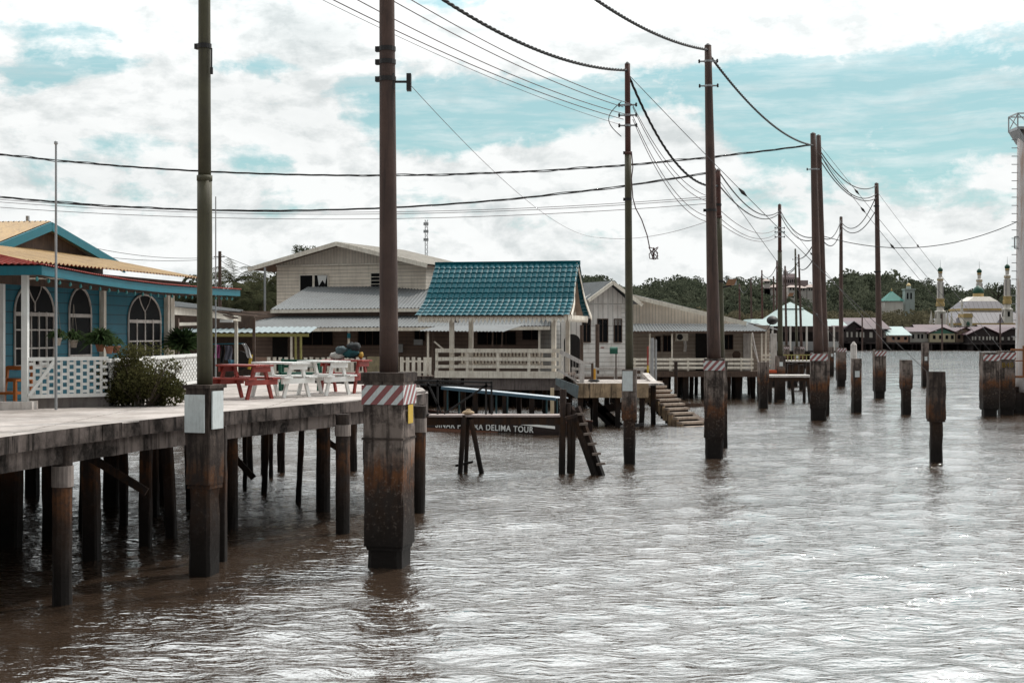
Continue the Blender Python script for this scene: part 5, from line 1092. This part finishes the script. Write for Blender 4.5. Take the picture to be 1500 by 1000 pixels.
m = MB(); m.bar(W(1102,487,78.2), W(1111,532,78), .05, .05); m.bar(W(1101,500,78.2), W(1111,532,78), .03, .03); tag(m.build('ladder_pole', GREYP), 'pale thin poles leaning at the right corner of the cream veranda', 'pole')
t = thing('small_jetty', 'low dark timber jetty frame beside the joined pair of poles', 'jetty', (*XY(1155,74), 0)); z = 1.35; D = 74.5
m = MB(); pbox(m, 1126, 1190, 549.5, 552.5, D, 1.6); m.build('deck', GREYP, t); m = MB(); pbox(m, 1126, 1190, 553, 558, D+.05, .12); m.build('bearer', TIM, t)
for px, dx in ((1128,0),(1137,-1),(1160,2),(1178,0),(1184,2),(1188,0)): a, b = W(px,556,D+.1), W(px+dx,586,D+.1); b = a+(b-a)*2.2; m = MB(); m.bar(a, b, .14, .14, (0,1,0)); m.build('leg', DARKPILE, t)
for py in (565.5, 572.5): m = MB(); pbox(m, 1161, 1179, py, py+1.4, D+.05, .06); m.build('rung', TIM, t)
m = MB(); pbox(m, 1127, 1138, 542, 546, 77, .8); tag(m.build('orange_plank', weathered('orange red plank', (.45,.08,.03), None, .3, .2, 5, .7)), 'orange red plank at the corner of the cream house floor', 'plank')
t = thing('low_footbridge', 'low cream railed footbridge among the far footings', 'footbridge', (*XY(1160,110), 0)); m = MB(); pbox(m, 1145, 1200, 528, 530, 110, 2); m.build('deck', GREYP, t)
for k in range(9): m = MB(); px = 1148+k*5.5; pbox(m, px, px+1.2, 520, 528, 110, .08); m.build('rail_post', OLIVEP, t)
m = MB(); pbox(m, 1145, 1196, 519, 520.5, 110, .08); m.build('rail', OLIVEP, t); stilts(t, XY(1145,110)[0], XY(1200,110)[0], 110, 112, 1.4, 7, .25, 33)
stilts(t, XY(1130,95)[0], XY(1200,95)[0], 90, 100, 1.6, 6, .28, 34)

# ------------------------------------------------------------------ far places
t = thing('turquoise_roofed_hall', 'open hall with pale turquoise hipped roof and little lantern roof, behind the poles', 'hall', (*XY(1170,150), 0)); D = 150
def frustum(m, cx, cy, a0, b0, a1, b1, z0, z1):
    return m.add([(cx-a0,cy-b0,z0),(cx+a0,cy-b0,z0),(cx+a0,cy+b0,z0),(cx-a0,cy+b0,z0),(cx-a1,cy-b1,z1),(cx+a1,cy-b1,z1),(cx+a1,cy+b1,z1),(cx-a1,cy+b1,z1)], [(0,3,2,1),(4,5,6,7),(0,1,5,4),(1,2,6,5),(2,3,7,6),(3,0,4,7)])
k = D/F; cx = XY(1171,D)[0]; m = MB(); frustum(m, cx, D+5, 47*k, 5, 15*k, 1.2, ZP(477.5,D), ZP(452,D)+.1); m.build('main_roof', TURQR, t)
m = MB(); frustum(m, cx, D+5, 17*k, 1.5, .3*k, .05, ZP(451,D), ZP(443,D)+.15); m.build('lantern_roof', TURQR, t)
m = MB(); frustum(m, XY(1173,D)[0], D+5, 72*k, 4, 66*k, 2.5, ZP(476.5,D), ZP(467,D)); m.build('wing_roof', TURQR, t)
m = MB(); pbox(m, 1110, 1235, 478, 486, D+4, .3); m.build('frieze', weathered('brown frieze', (.14,.10,.09), None, .3, .2, 1, .8), t)
m = MB(); pbox(m, 1110, 1232, 500, 513.5, D+1, .3); m.build('parapet', weathered('grey parapet', (.36,.36,.36), (.2,.2,.2), .4, .3, 1, .8), t)
m = MB(); pbox(m, 1105, 1235, 513.6, 516, D, 9); m.build('floor', FARD, t)
for px in (1118,1132,1158,1182,1197,1212.5,1222,1234): m = MB(); pbox(m, px-1.2, px+1.2, 478, 514, D, .25); m.build('column', MOSW, t)
m = MB(); pbox(m, 1113, 1240, 486, 500, D+8.5, .2); m.build('back_wall', FARD, t)
stilts(t, XY(1108,D)[0], XY(1234,D)[0], D, D+9, 1.7, 22, .35, 40)
D = 305; WINB = FARD
def farhouse(label, p0, p1, yr, ye, yb, rm, wm, D=D, gable=0, nwin=4, dep=9, extra=None):
    t = thing('stilt_house', label, 'house', (*XY((p0+p1)/2, D), 0), 0, 'stilt houses along the far bank'); x0, x1 = XY(p0,D)[0], XY(p1,D)[0]; ze, zr, zb = ZP(ye,D), ZP(yr,D), ZP(yb,D); ov = .7
    m = MB(); m.box(x0, x1, D, D+dep, zb, ze); m.build('wall', wm, t)
    m = MB(); cx = (x0+x1)/2
    if gable:
        m.slab([(x0-ov,D-ov,ze-.1),(cx,D-ov,zr),(cx,D+dep,zr),(x0-ov,D+dep,ze-.1)], (0,0,.15)); m.slab([(cx,D-ov,zr),(x1+ov,D-ov,ze-.1),(x1+ov,D+dep,ze-.1),(cx,D+dep,zr)], (0,0,.15))
    else: m.slab([(x0-ov,D-ov,ze-.1),(x1+ov,D-ov,ze-.1),(x1,D+dep*.5,zr),(x0,D+dep*.5,zr)], (0,0,.15)); m.slab([(x0,D+dep*.5,zr),(x1,D+dep*.5,zr),(x1+ov,D+dep,ze),(x0-ov,D+dep,ze)], (0,0,.15))
    m.build('roof', rm, t)
    if gable: m = MB(); m.slab([(x0,D-.05,ze-.05),(x1,D-.05,ze-.05),(cx,D-.05,zr-.15)], (0,.1,0)); m.build('gable', extra or wm, t)
    r = random.Random(int(p0))
    for i in range(nwin): xx = x0+(x1-x0)*(i+.3)/nwin+r.uniform(0,.3); zz = zb+(ze-zb)*.35; m = MB(); m.box(xx, xx+(x1-x0)/nwin*.42, D-.08, D-.01, zz, zz+(ze-zb)*.42); m.build('window', GLASS if wm is not FARD else FARW, t)
    m = MB(); m.box(x0-.5, x1+.5, D-1.6, D+dep, zb-.35, zb-.02); m.build('floor', FARD, t)
    for i in range(int((x1-x0)/1.1)): xx = x0+1.1*i+r.uniform(-.2,.2); m = MB(); m.box(xx, xx+.3, D-1.4+r.uniform(0,3), D-1+3.2, -1, zb-.35); m.build('stilt', FARD, t)
    m = MB(); m.box(x0-.3, x1+.3, D+4, D+4.2, -.5, zb-.36); m.build('under_boarding', FARD, t)
fh = farhouse
fh('far stilt house with low red purple roof right behind the turquoise hall', 1196, 1236, 468, 479, 499, PURPR, FARD)
fh('far dark fronted stilt house with a shallow grey gable', 1238, 1262, 471, 482, 500, weathered('grey far roof', (.16,.14,.15), None, .4, .2, .4, .7), FARD, gable=1)
fh('far stilt house with long dusty purple roof left of the bright one', 1258, 1300, 470, 482, 501, PURPR, FARD)
fh('far stilt house with pale turquoise roof and orange balcony', 1302, 1330, 479, 491, 501, TURQR, weathered('orange trimmed wall', (.42,.24,.16), (.3,.3,.28), .8, .4, .4, .8), 303, 0, 3)
fh('far white walled stilt house with square windows and purple roof', 1333, 1361, 480, 486, 501, PURPR, FARW)
fh('far cream stilt house with a green gable', 1362, 1399, 480, 488, 501, PURPR, weathered('far cream wall', (.46,.40,.27), None, .3, .3, .3, .8), 304, 1, 4, extra=weathered('far green gable', (.08,.19,.14), None, .3, .3, .3, .8))
fh('far tan stilt house with dark eave between cream and purple ones', 1400, 1426, 480, 487, 501, PURPR, weathered('far tan wall', (.30,.22,.16), None, .5, .3, .3, .8), 305, 1, 3)
fh('far open stilt house with washing and wide purple roof', 1420, 1462, 479, 490, 502, PURPR, FARD, 301, 1, 8)
fh('rightmost far stilt house with purple roof', 1464, 1502, 480, 491, 502, PURPR, FARD, 304, 1, 5)
for k, (p0, p1, yr) in enumerate(((1240,1290,466),(1345,1395,476),(1440,1500,476))): fh(['rear purple roof left of the bright turquoise roof','rear purple roof above the cream stilt houses','rear purple roof under the mosque'][k], p0, p1, yr, yr+9, 500, PURPR, FARD, 322, 0, 0)
fh('far stilt houses end block left of the joined pair of poles', 1150, 1194, 471, 482, 500, weathered('far red roof', (.3,.07,.06), None, .4, .2, .4, .7), FARD)
for k, px in enumerate((1380,1465,1263)): x, y = XY(px, 300); m = MB(); m.tube((x,y,-1),(x,y,ZP(460,300)),.22,.14,6); tag(m.build('pole', POLEC), ['far thin pole before the cream stilt houses','far thin pole before the right end of the mosque','far thin pole before the dark stilt houses'][k], 'pole')
# mosque
D = 370; k = D/F; cx = XY(1455,D)[0]; ms = thing('mosque', 'white and ochre mosque with green onion dome, grey ribbed roofs and minarets', 'mosque', (cx, D+10, 0))
def zz(py): return ZP(py, D)
m = MB(); frustum(m, cx, D+12, 62*k, 11, 62*k, 11, 0, zz(476)); m.build('wall', MOSW, ms)
m = MB(); frustum(m, cx, D+12, 63*k, 11.3, 63*k, 11.3, zz(476), zz(473)); frustum(m, cx, D+12, 34*k, 6.3, 34*k, 6.3, zz(454), zz(451)); m.build('ochre_bands', GOLD, ms)
m = MB(); frustum(m, cx, D+12, 62*k, 11, 40*k, 7, zz(473), zz(457)); frustum(m, cx, D+12, 33*k, 6, 22*k, 4, zz(451), zz(440)); m.build('ribbed_roofs', MOSR, ms)
m = MB(); frustum(m, cx, D+12, 33*k, 6, 33*k, 6, zz(457), zz(454)); frustum(m, cx, D+12, 22.5*k, 4, 12*k, 3, zz(440), zz(433)); m.build('upper_wall', MOSW, ms)
m = MB(); m.lathe((cx, D+12, zz(433)), [(7.8*k,0),(7.8*k,5*k)], 20); m.build('drum', GOLD, ms)
m = MB(); m.lathe((cx, D+12, zz(428)), [(7.6*k,0),(8.2*k,3*k),(7.6*k,6*k),(5.4*k,9*k),(2.4*k,11*k),(.4*k,12.5*k)], 20); m.build('dome', MOSG, ms, True)
m = MB(); m.tube((cx,D+12,zz(416)), (cx,D+12,zz(402)), .6*k*.6, .2*k, 6); m.lathe((cx,D+12,zz(408)), [(.2*k,0),(1*k,1*k),(.2*k,2*k)], 8); m.build('finial', GALV, ms)
for i in range(30):
    px = 1396+i*4; m = MB(); m.box(XY(px,D)[0], XY(px+2,D)[0], D+.7, D+.95, zz(481.5), zz(478)); m.build('opening', GLASS, ms)
m = MB(); frustum(m, XY(1416,D)[0], D+1, 6.5*k, 2, 6.5*k, 2, zz(478), zz(465)); m.build('porch', MOSW, ms); m = MB(); frustum(m, XY(1416,D)[0], D+1, 7*k, 2.2, 7*k, 2.2, zz(465), zz(459)); m.build('porch_band', GOLD, ms)
m = MB(); m.lathe((XY(1416,D)[0], D-1.2, zz(477)), [(2.4*k,0),(2.4*k,4*k),(1.2*k,6*k)], 10); m.build('porch_window', MOSG, ms)
def minaret(label, px, s, yb, D_, ydome):
    k_ = D_/F; x = XY(px,D_)[0]; t = thing('minaret', label, 'minaret', (x, D_, 0), 0, 'minarets of the far mosque'); base = ZP(ydome, D_)
    def seg(nm, mt, pr_, n=12): m = MB(); m.lathe((x, D_, base), [(r*s*k_, -y_*s*k_) for r, y_ in pr_], n); m.build(nm, mt, t, n > 8)
    seg('dome', MOSG, [(3.0,6.2),(3.9,4.6),(3.6,2.6),(2.0,.8),(.3,-.6)]); seg('finial', GALV, [(.35,0),(.15,-11)], 6); seg('neck', GOLD, [(3.1,9),(3.3,6.3)])
    seg('lantern', MOSW, [(2.6,15),(2.9,9)], 8); seg('upper_balcony', MOSW, [(3.6,21.5),(4.8,18.5),(4.8,16),(3.2,15)], 8); seg('balcony_band', GOLD, [(4.9,19.2),(4.9,18)], 8)
    seg('shaft', MOSW, [(4.9,46),(4.5,21.5)], 8)
    for a in range(4): an = a*PI/2+PI/4; m = MB(); r = 4.55*s*k_; m.bar((x+r*math.cos(an), D_+r*math.sin(an), base-45*s*k_), (x+r*.96*math.cos(an), D_+r*.96*math.sin(an), base-22*s*k_), .25, .25); m.build('rib', weathered('grey rib', (.3,.27,.27), None, .3, .2, .3, .8), t)
    seg('lower_balcony', GOLD, [(6.6,57),(6.6,52),(5.6,51.5),(6.4,46)], 8); seg('arcade', MOSW, [(8.2,66),(8.4,64),(5.2,63),(5.2,57)], 8)
    for a in range(8): an = a*PI/4; m = MB(); r = 5.0*s*k_; m.box(x+r*math.cos(an)-.28, x+r*math.cos(an)+.28, D_+r*math.sin(an)-.28, D_+r*math.sin(an)+.28, base-75*s*k_, base-68*s*k_); m.build('dark_arch', GLASS, t)
    m = MB(); frustum(m, x, D_, 7*s*k_, 7*s*k_, 6*s*k_, 6*s*k_, 0, base-66*s*k_); m.build('base', MOSW, t)
minaret('leftmost minaret of the mosque, standing clear of its roofs', 1377.3, 1.0, 478, 366, 391.5); minaret('middle minaret of the mosque, rising behind the grey roofs', 1434.5, .98, 450, 402, 393.5); minaret('rightmost minaret of the mosque, beside the white steel tower', 1475.5, 1.02, 470, 372, 387)
m = MB(); x, y = XY(1409, 368); m.lathe((x,y,ZP(460,368)), [(2.6*k,0),(2*k,4*k),(1.6*k,12*k),(2.2*k,13*k),(1.8*k,18*k),(.2*k,23*k)], 10); tag(m.build('turret', MOSW, None), 'small white turret on the mosque roof edge left of the dome', 'turret')
for k_, px in enumerate((1364,1388,1394)): m = MB(); x, y = XY(px, 366); m.lathe((x,y,0), [(2.2*k,0),(2.2*k,zz(466)-.5),(1.2*k,zz(463)),(.2*k,zz(455))], 8); tag(m.build('turret', MOSW), ['little turret left of the leftmost minaret','first little turret right of the leftmost minaret','second little turret right of the leftmost minaret'][k_], 'turret')
# hill villas, green pyramid roof, tower
D = 600; k = D/F; g = 'pale villas on the wooded hill'
t = thing('palace', 'pinkish domed palace on top of the hill behind the far poles', 'palace', (*XY(1160,D), 10)); m = MB(); frustum(m, XY(1161,D)[0], D+8, 13*k, 6, 13*k, 6, 12, ZP(406,D)); frustum(m, XY(1180,D)[0], D+8, 6*k, 5, 6*k, 5, 12, ZP(410,D)); m.build('wall', PINKW, t)
m = MB(); frustum(m, XY(1161,D)[0], D+8, 9*k, 4, 7*k, 3, ZP(406,D), ZP(400,D)); m.build('upper_storey', PINKW, t); m = MB(); m.lathe((XY(1156,D)[0], D+8, ZP(400,D)), [(3.6*k,0),(3.8*k,2*k),(2.6*k,5*k),(.3*k,7.5*k)], 14); m.build('dome', weathered('pale dome', (.42,.38,.38), None, .2, .1, .3, .6), t, True)
for i in range(8): m = MB(); px = 1149.5+i*3; m.box(XY(px,D)[0], XY(px+1.4,D)[0], D+1.8, D+1.95, ZP(414,D), ZP(409,D)); m.build('window', GLASS, t)
VR = weathered('pale terracotta roof', (.34,.27,.24), (.25,.2,.19), .4, .2, .3, .8)
for i, (px, wd, yt, yb) in enumerate(((1123,7,420,428),(1137,8,418,427),(1163,9,419,426),(1174,9,420,427),(1190,8,418,427),(1203,9,421,430),(1216,8,424,433),(1124,5,410,417))):
    lb = ['leftmost pale villa of the hillside row','second pale villa from the left on the hillside','pale villa directly below the palace','pale villa right of the one under the palace','pale villa hidden partly by the joined poles','pale villa right of the joined poles','rightmost pale villa with greenish wall','small pink villa left of the palace'][i]
    v = thing('villa', lb, 'house', (*XY(px,D-15), 8), 0, g); x, y = XY(px, D-15); w_ = wd*k; ym = (yt+yb)/2
    m = MB(); frustum(m, x, y+4, w_*.86, 3.5, w_*.86, 3.5, 6, ZP(ym,D)); m.build('wall', weathered('villa wall', (.55,.50,.47), None, .3, .2, .3, .8) if i != 6 else TURQR, v); m = MB(); frustum(m, x, y+4, w_, 4.2, w_*.3, .5, ZP(ym,D)+.02, ZP(yt,D)); m.build('roof', VR if i else PINKW, v)
    for q in range(3): m = MB(); xx = x+w_*(-.6+q*.45); m.box(xx, xx+w_*.2, y+.3, y+.45, ZP(yb,D), ZP(ym+1,D)); m.build('window', GLASS, v)
D = 480; k = D/F; t = thing('green_pyramid_roof_building', 'green pyramid roof with a tiny gold finial among the trees', 'building', (*XY(1306,D), 4)); x = XY(1306,D)[0]
m = MB(); frustum(m, x, D, 15*k, 15*k, .2*k, .2*k, ZP(441,D), ZP(426,D)); m.build('roof', weathered('sea green roof', (.02,.16,.13), None, .3, .1, .3, .6), t); m = MB(); frustum(m, x, D, 13*k, 13*k, 13*k, 13*k, 3, ZP(441,D)-.02); m.build('wall', MOSW, t); m = MB(); m.lathe((x,D,ZP(427,D)), [(1*k,0),(1.2*k,2*k),(.2*k,5*k)], 8); m.build('finial', GOLD, t)
t = thing('small_tower', 'square pale tower with gold cupola right of the green pyramid roof', 'tower', (*XY(1331,D), 4)); x = XY(1331,D)[0]; GRW = weathered('grey green stucco', (.36,.40,.38), None, .3, .3, .3, .8)
m = MB(); frustum(m, x, D, 7*k, 7*k, 7*k, 7*k, 3, ZP(425,D)); frustum(m, x, D, 8*k, 8*k, 8*k, 8*k, ZP(425,D)+.01, ZP(423,D)); m.build('wall', GRW, t); m = MB(); m.lathe((x,D,ZP(423,D)), [(3.4*k,0),(3.4*k,4*k)], 10); m.build('lantern', GRW, t)
m = MB(); m.lathe((x,D,ZP(419,D)), [(3.4*k,0),(3.2*k,2*k),(.4*k,4.5*k)], 10); m.build('cupola', weathered('gold cupola', (.5,.36,.14), None, .2, .1, .4, .4), t)
for px in (1326.5, 1331.5): m = MB(); m.box(XY(px,D)[0], XY(px+2.2,D)[0], D-7*k-.1, D-7*k-.01, ZP(438,D), ZP(429,D)); m.build('window', GLASS, t)
# radio mast
D = 260; x = XY(624, D)[0]; t = thing('radio_mast', 'thin lattice radio mast rising behind the two storey roof', 'mast', (x, D, 3)); m = MB(); zt_ = ZP(322, D)
for a in range(3): an = a*2.09; m.tube((x+.3*math.cos(an),D+.3*math.sin(an),3), (x+.3*math.cos(an),D+.3*math.sin(an),zt_), .05, n=4)
for i in range(22):
    z0 = 6+i*(zt_-6)/22; z1 = z0+(zt_-6)/22
    for a in range(3): an = a*2.09; bn = (a+1)*2.09; m.tube((x+.3*math.cos(an),D+.3*math.sin(an),z0), (x+.3*math.cos(bn),D+.3*math.sin(bn),z1), .035, n=4)
m.build('lattice', GALV, t); m = MB()
for py in (326,337,349): m.box(x-.45,x+.45,D-.2,D+.2,ZP(py+4,D),ZP(py,D))
m.build('antennas', GALV, t)

# ------------------------------------------------------------------ land, woods, palms
SKYL = [(-900,440),(150,436),(300,425),(420,412),(600,420),(760,418),(850,404),(880,402),(905,413),(930,414),(960,412),(985,406),(1010,404),(1030,408),(1060,409),(1090,410),(1120,404),(1150,407),(1200,408),(1214,421),(1228,414),(1240,404),(1260,398),(1290,400),(1310,404),(1330,406),(1345,411),(1380,414),(1400,420),(1440,420),(1500,424),(1700,430),(2600,440)]
def skyz(px): return H+(HY-np.interp(px, [p[0] for p in SKYL], [p[1] for p in SKYL]))/F*650
def ground(x, y):
    px = 750+F*x/y; s_ = np.clip((y-395)/235, 0, 1); s_ = s_*s_*(3-2*s_); top = skyz(px)-12.3; z = 1.2+(np.maximum(top,3)-1.2)*s_*np.where(y > 700, np.clip(1-(y-700)/400, .2, 1), 1); return z
gx = np.linspace(-900, 900, 181); gy = np.concatenate([[318,322],np.linspace(330,760,60),[850,1000,1300]]); V = []; Fc = []
for j, y in enumerate(gy):
    for x in gx: V.append((x, y, -1.5 if j == 0 else float(ground(x, y))+math.sin(x*.05)*math.cos(y*.04)*.5))
for j in range(len(gy)-1):
    for i in range(len(gx)-1): a = j*len(gx)+i; Fc.append((a, a+1, a+len(gx)+1, a+len(gx)))
m = MB(); m.add(V, Fc); tag(m.build('hills', LEAFD, None, True), kind='structure')
def crown_template(n, seed):
    r = np.random.default_rng(seed); C = lumpy(n, (0,0,0), (1,1,1), 9, r, .12); C = C[C[:,2] > -.7]; Q = rand_quads(C, .075, .8, .5, r); return Q
TPL = [crown_template(800, s) for s in range(8)]
def wood(name, label, ys, dens, mat, xr_, r0, r1, hfun, skip):
    out = []; rr = np.random.default_rng(11)
    for y in ys:
        x = xr_(y)[0]
        while x < xr_(y)[1]:
            xx = x+rr.uniform(-2,2); yy = y+rr.uniform(-4,4); r = rr.uniform(r0, r1)*(1.35 if rr.random() < .12 else 1); g_ = float(ground(xx, yy)); hh_ = rr.uniform(.75,1.1)*hfun(yy); px = 750+F*xx/yy; top = HY-(g_+hh_+r*.8-H)/yy*F
            if not skip(px, top, yy):
                T = TPL[rr.integers(0,8)]; a = rr.uniform(0, 2*PI); c, s = math.cos(a), math.sin(a); P = T*np.array([r, r, r*rr.uniform(.7,1.0)]); P = np.stack([P[:,0]*c-P[:,1]*s, P[:,0]*s+P[:,1]*c, P[:,2]], 1)+np.array([xx, yy, g_+hh_*.8]); out.append(P)
            x += dens*rr.uniform(.7,1.3)
    o = fast_mesh(name, np.concatenate(out), 4, mat, None, (0, ys[0], 0)); tag(o, label, None, None, 'stuff'); return o
def skipf(px, top, y):
    if 1108 < px < 1226 and y < 592 and top < 428: return True
    if 1142 < px < 1190 and top < 418: return True
    if 1286 < px < 1342 and y < 482 and top < 442: return True
    if 1355 < px < 1560 and y < 412: return True
    return False
xrf = lambda y: ((200-750)/F*y, (1620-750)/F*y)
wood('hill_wood', 'dark green forest covering the hill behind the river village', list(range(468, 700, 13)), 7.5, LEAFD, xrf, 4.2, 7.0, lambda y: 7.5, skipf)
wood('shore_wood', 'brownish scrubby trees along the far shore in front of the hill', list(range(335, 462, 10)), 5.0, LEAFB, xrf, 2.8, 4.6, lambda y: 5.5, skipf)
# trees standing out against the sky
def bigtree(label, px, ytop, D, r, n=1600, lumps=14, mat=None, flat=.7):
    x, y = XY(px, D); g_ = float(ground(x, y)); zt_ = ZP(ytop, D); zc_ = zt_-r*flat; t = thing('tree', label, 'tree', (x, y, g_), 0, 'trees standing out on the skyline'); m = MB(); m.tube((x,y,g_-1),(x+.3,y,zc_),r*.07,r*.03,7,4,.1)
    for i in range(7): a = i*.9; m.tube((x+.1,y,zc_-r*.6), (x+r*.6*math.cos(a), y+r*.6*math.sin(a), zc_+r*.2*math.sin(i*2.3)), r*.03, r*.01, 5)
    m.build('trunk', BARK, t); C = lumpy(n, (x,y,zc_), (r,r,r*flat), lumps, None, .2); fast_mesh('crown', rand_quads(C, r*.075, .7, .3)-np.array([x,y,g_]), 4, mat or LEAFD, t)
bigtree('tall round crowned tree on the skyline right of the striped footing pole', 1251, 391, 640, 8.5); bigtree('small spiky tree left of the tall round crowned one', 1242, 402, 645, 5); bigtree('flat topped tree on the skyline left of the leftmost minaret', 1356, 407, 640, 5, 500, 9)
bigtree('spreading open crowned tree behind the mosque dome', 1461, 411, 520, 6, 600, 9, flat=.5); bigtree('bushy tree on the skyline right of the small tower', 1342, 408, 600, 6); bigtree('broad tree on the skyline between slim pole and tall brown pole', 1003, 402, 620, 8); bigtree('dense tree just right of the pavilion roof on the skyline', 872, 401, 620, 6); bigtree('rounded tree on the skyline right of the tall brown pole', 1075, 405, 620, 6)
def palm(label, px, ytop, D, L=2.6, nf=18, seed=0, flop=0.0):
    x, y = XY(px, D); top = ZP(ytop, D); r = random.Random(seed); t = thing('palm_tree', label, 'palm', (x, y, 1.2), 0, 'palms behind the shed'); zc_ = top-L*.42
    m = MB(); m.tube((x+.4,y,-.5),(x,y,zc_),.17,.11,8,10,.08); m.build('trunk', BARK, t); Q = []
    for i in range(nf):
        a = 2*PI*i/nf+r.uniform(-.2,.2); el_ = r.uniform(-.3,1.25)-flop; Lf = L*r.uniform(.75,1.1); p = np.array([x,y,zc_]); d = np.array([math.cos(a)*math.cos(el_), math.sin(a)*math.cos(el_), math.sin(el_)]); N = 26; prev = p
        for j in range(N):
            d = d+np.array([0,0,-.075]); d /= np.linalg.norm(d); q = prev+d*Lf/N; sd_ = np.cross(d, [0,0,1]); sd_ /= (np.linalg.norm(sd_)+1e-6); ll = Lf*.24*math.sin(PI*min(1,(j+2)/(N+1)))**.6
            Q.append([prev, q, q+sd_*.012, prev+sd_*.012])
            for sg in (-1, 1):
                tip = prev+sd_*sg*ll*.75+d*ll*.55+np.array([0,0,-ll*r.uniform(.3,.75)]); Q.append([prev, prev+d*.03, tip, prev-d*.04])
            prev = q
    fast_mesh('fronds', np.array(Q).reshape(-1,3)-np.array([x,y,1.2]), 4, LEAFP, t)
for i, (px, yt, D_, L) in enumerate(((344,383,96,3.2),(366,398,92,3.0),(392,390,98,3.2),(330,408,90,2.8),(382,420,88,2.6),(355,425,90,2.8),(312,420,94,2.8),(404,404,100,2.8))):
    palm(['tallest palm behind the shed roof','palm between the two tallest ones behind the shed','palm close to the left wall of the two storey house','low palm at the left of the group','low drooping palm near the metal post','low palm in the middle front of the group','leftmost palm, half hidden by the awning tip','palm partly hidden behind the two storey house'][i], px, yt, D_, L, 20, i)
m = MB(); x, y = XY(322, 88); m.tube((x,y,0),(x,y,ZP(368,88)),.13,.10,8); m.bar((x-.35,y,ZP(376,88)),(x+.3,y,ZP(376,88)),.06,.06); tag(m.build('wooden_pole', BROWNW), 'dark wooden pole in front of the palms', 'pole')
for i, (b, mid) in enumerate((((132,362,70),(235,377)),((160,377,70),(240,382)))): cable('thin wire from the blue house roof to the dark wooden pole, %s' % ['upper','lower'][i], W(*b), W(322,376+i*2,88), mid, r=.014)
for i, (e, mid) in enumerate((((372,392,78),(345,382)),((386,408,78),(350,398)))): cable('short wire from the dark wooden pole to the two storey house, %s' % ['upper','lower'][i], W(322,372+i*8,88), W(*e), mid, r=.014)
C = lumpy(900, (*XY(446,96), ZP(372,96)), (.9,.8,.7), 10); x, y = XY(446,96); t = thing('tree', 'leafy tree top peeping over the two storey roof', 'tree', (x,y,1.2)); fast_mesh('crown', rand_quads(C, .07, .6)-np.array([x,y,1.2]), 4, LEAFD, t); m = MB(); m.tube((x,y,0),(x,y,ZP(376,96)),.15,.06,7); m.build('trunk', BARK, t)
for i, (px, D_, r) in enumerate(((285,96,1.7),(270,104,1.6),(300,110,2.2),(410,112,3.0))):
    x, y = XY(px, D_); z0 = 1.2; t = thing('tree', ['dark bushy tree behind the gap beside the blue house','dark tree hidden behind the blue awning','dark tree behind the leftmost palm','dark tree between palms and two storey house'][i], 'tree', (x,y,z0)); C = lumpy(2500, (x,y,ZP(440,D_)), (r,r,r*.8), 16); fast_mesh('crown', rand_quads(C, .14, .6)-np.array([x,y,z0]), 4, LEAFP, t); m = MB(); m.tube((x,y,-.5),(x,y,ZP(450,D_)),.2,.1,7); m.build('trunk', BARK, t)
m = MB(); m.add([(-60,86,-1),(-6,86,-1),(-6,130,1.3),(-60,130,1.3),(-60,88,1.1),(-6,88,1.1)], [(0,1,5,4),(4,5,2,3)]); tag(m.build('bank', DECK if False else BROWNW), kind='structure')

m, t = newmat('river haze'); v = t.n('ShaderNodeVolumePrincipled'); v.inputs['Color'].default_value = (.86,.92,.94,1); v.inputs['Density'].default_value = HAZE; v.inputs['Anisotropy'].default_value = .2
t.n('ShaderNodeOutputMaterial', Volume=v.outputs[0])
if HAZE: mb = MB(); mb.box(-2300, 2300, -330, 1500, -4, 52); hz = mb.build('haze', m); tag(hz, 'thin pale air between the camera and the far hill', None, None, 'stuff')
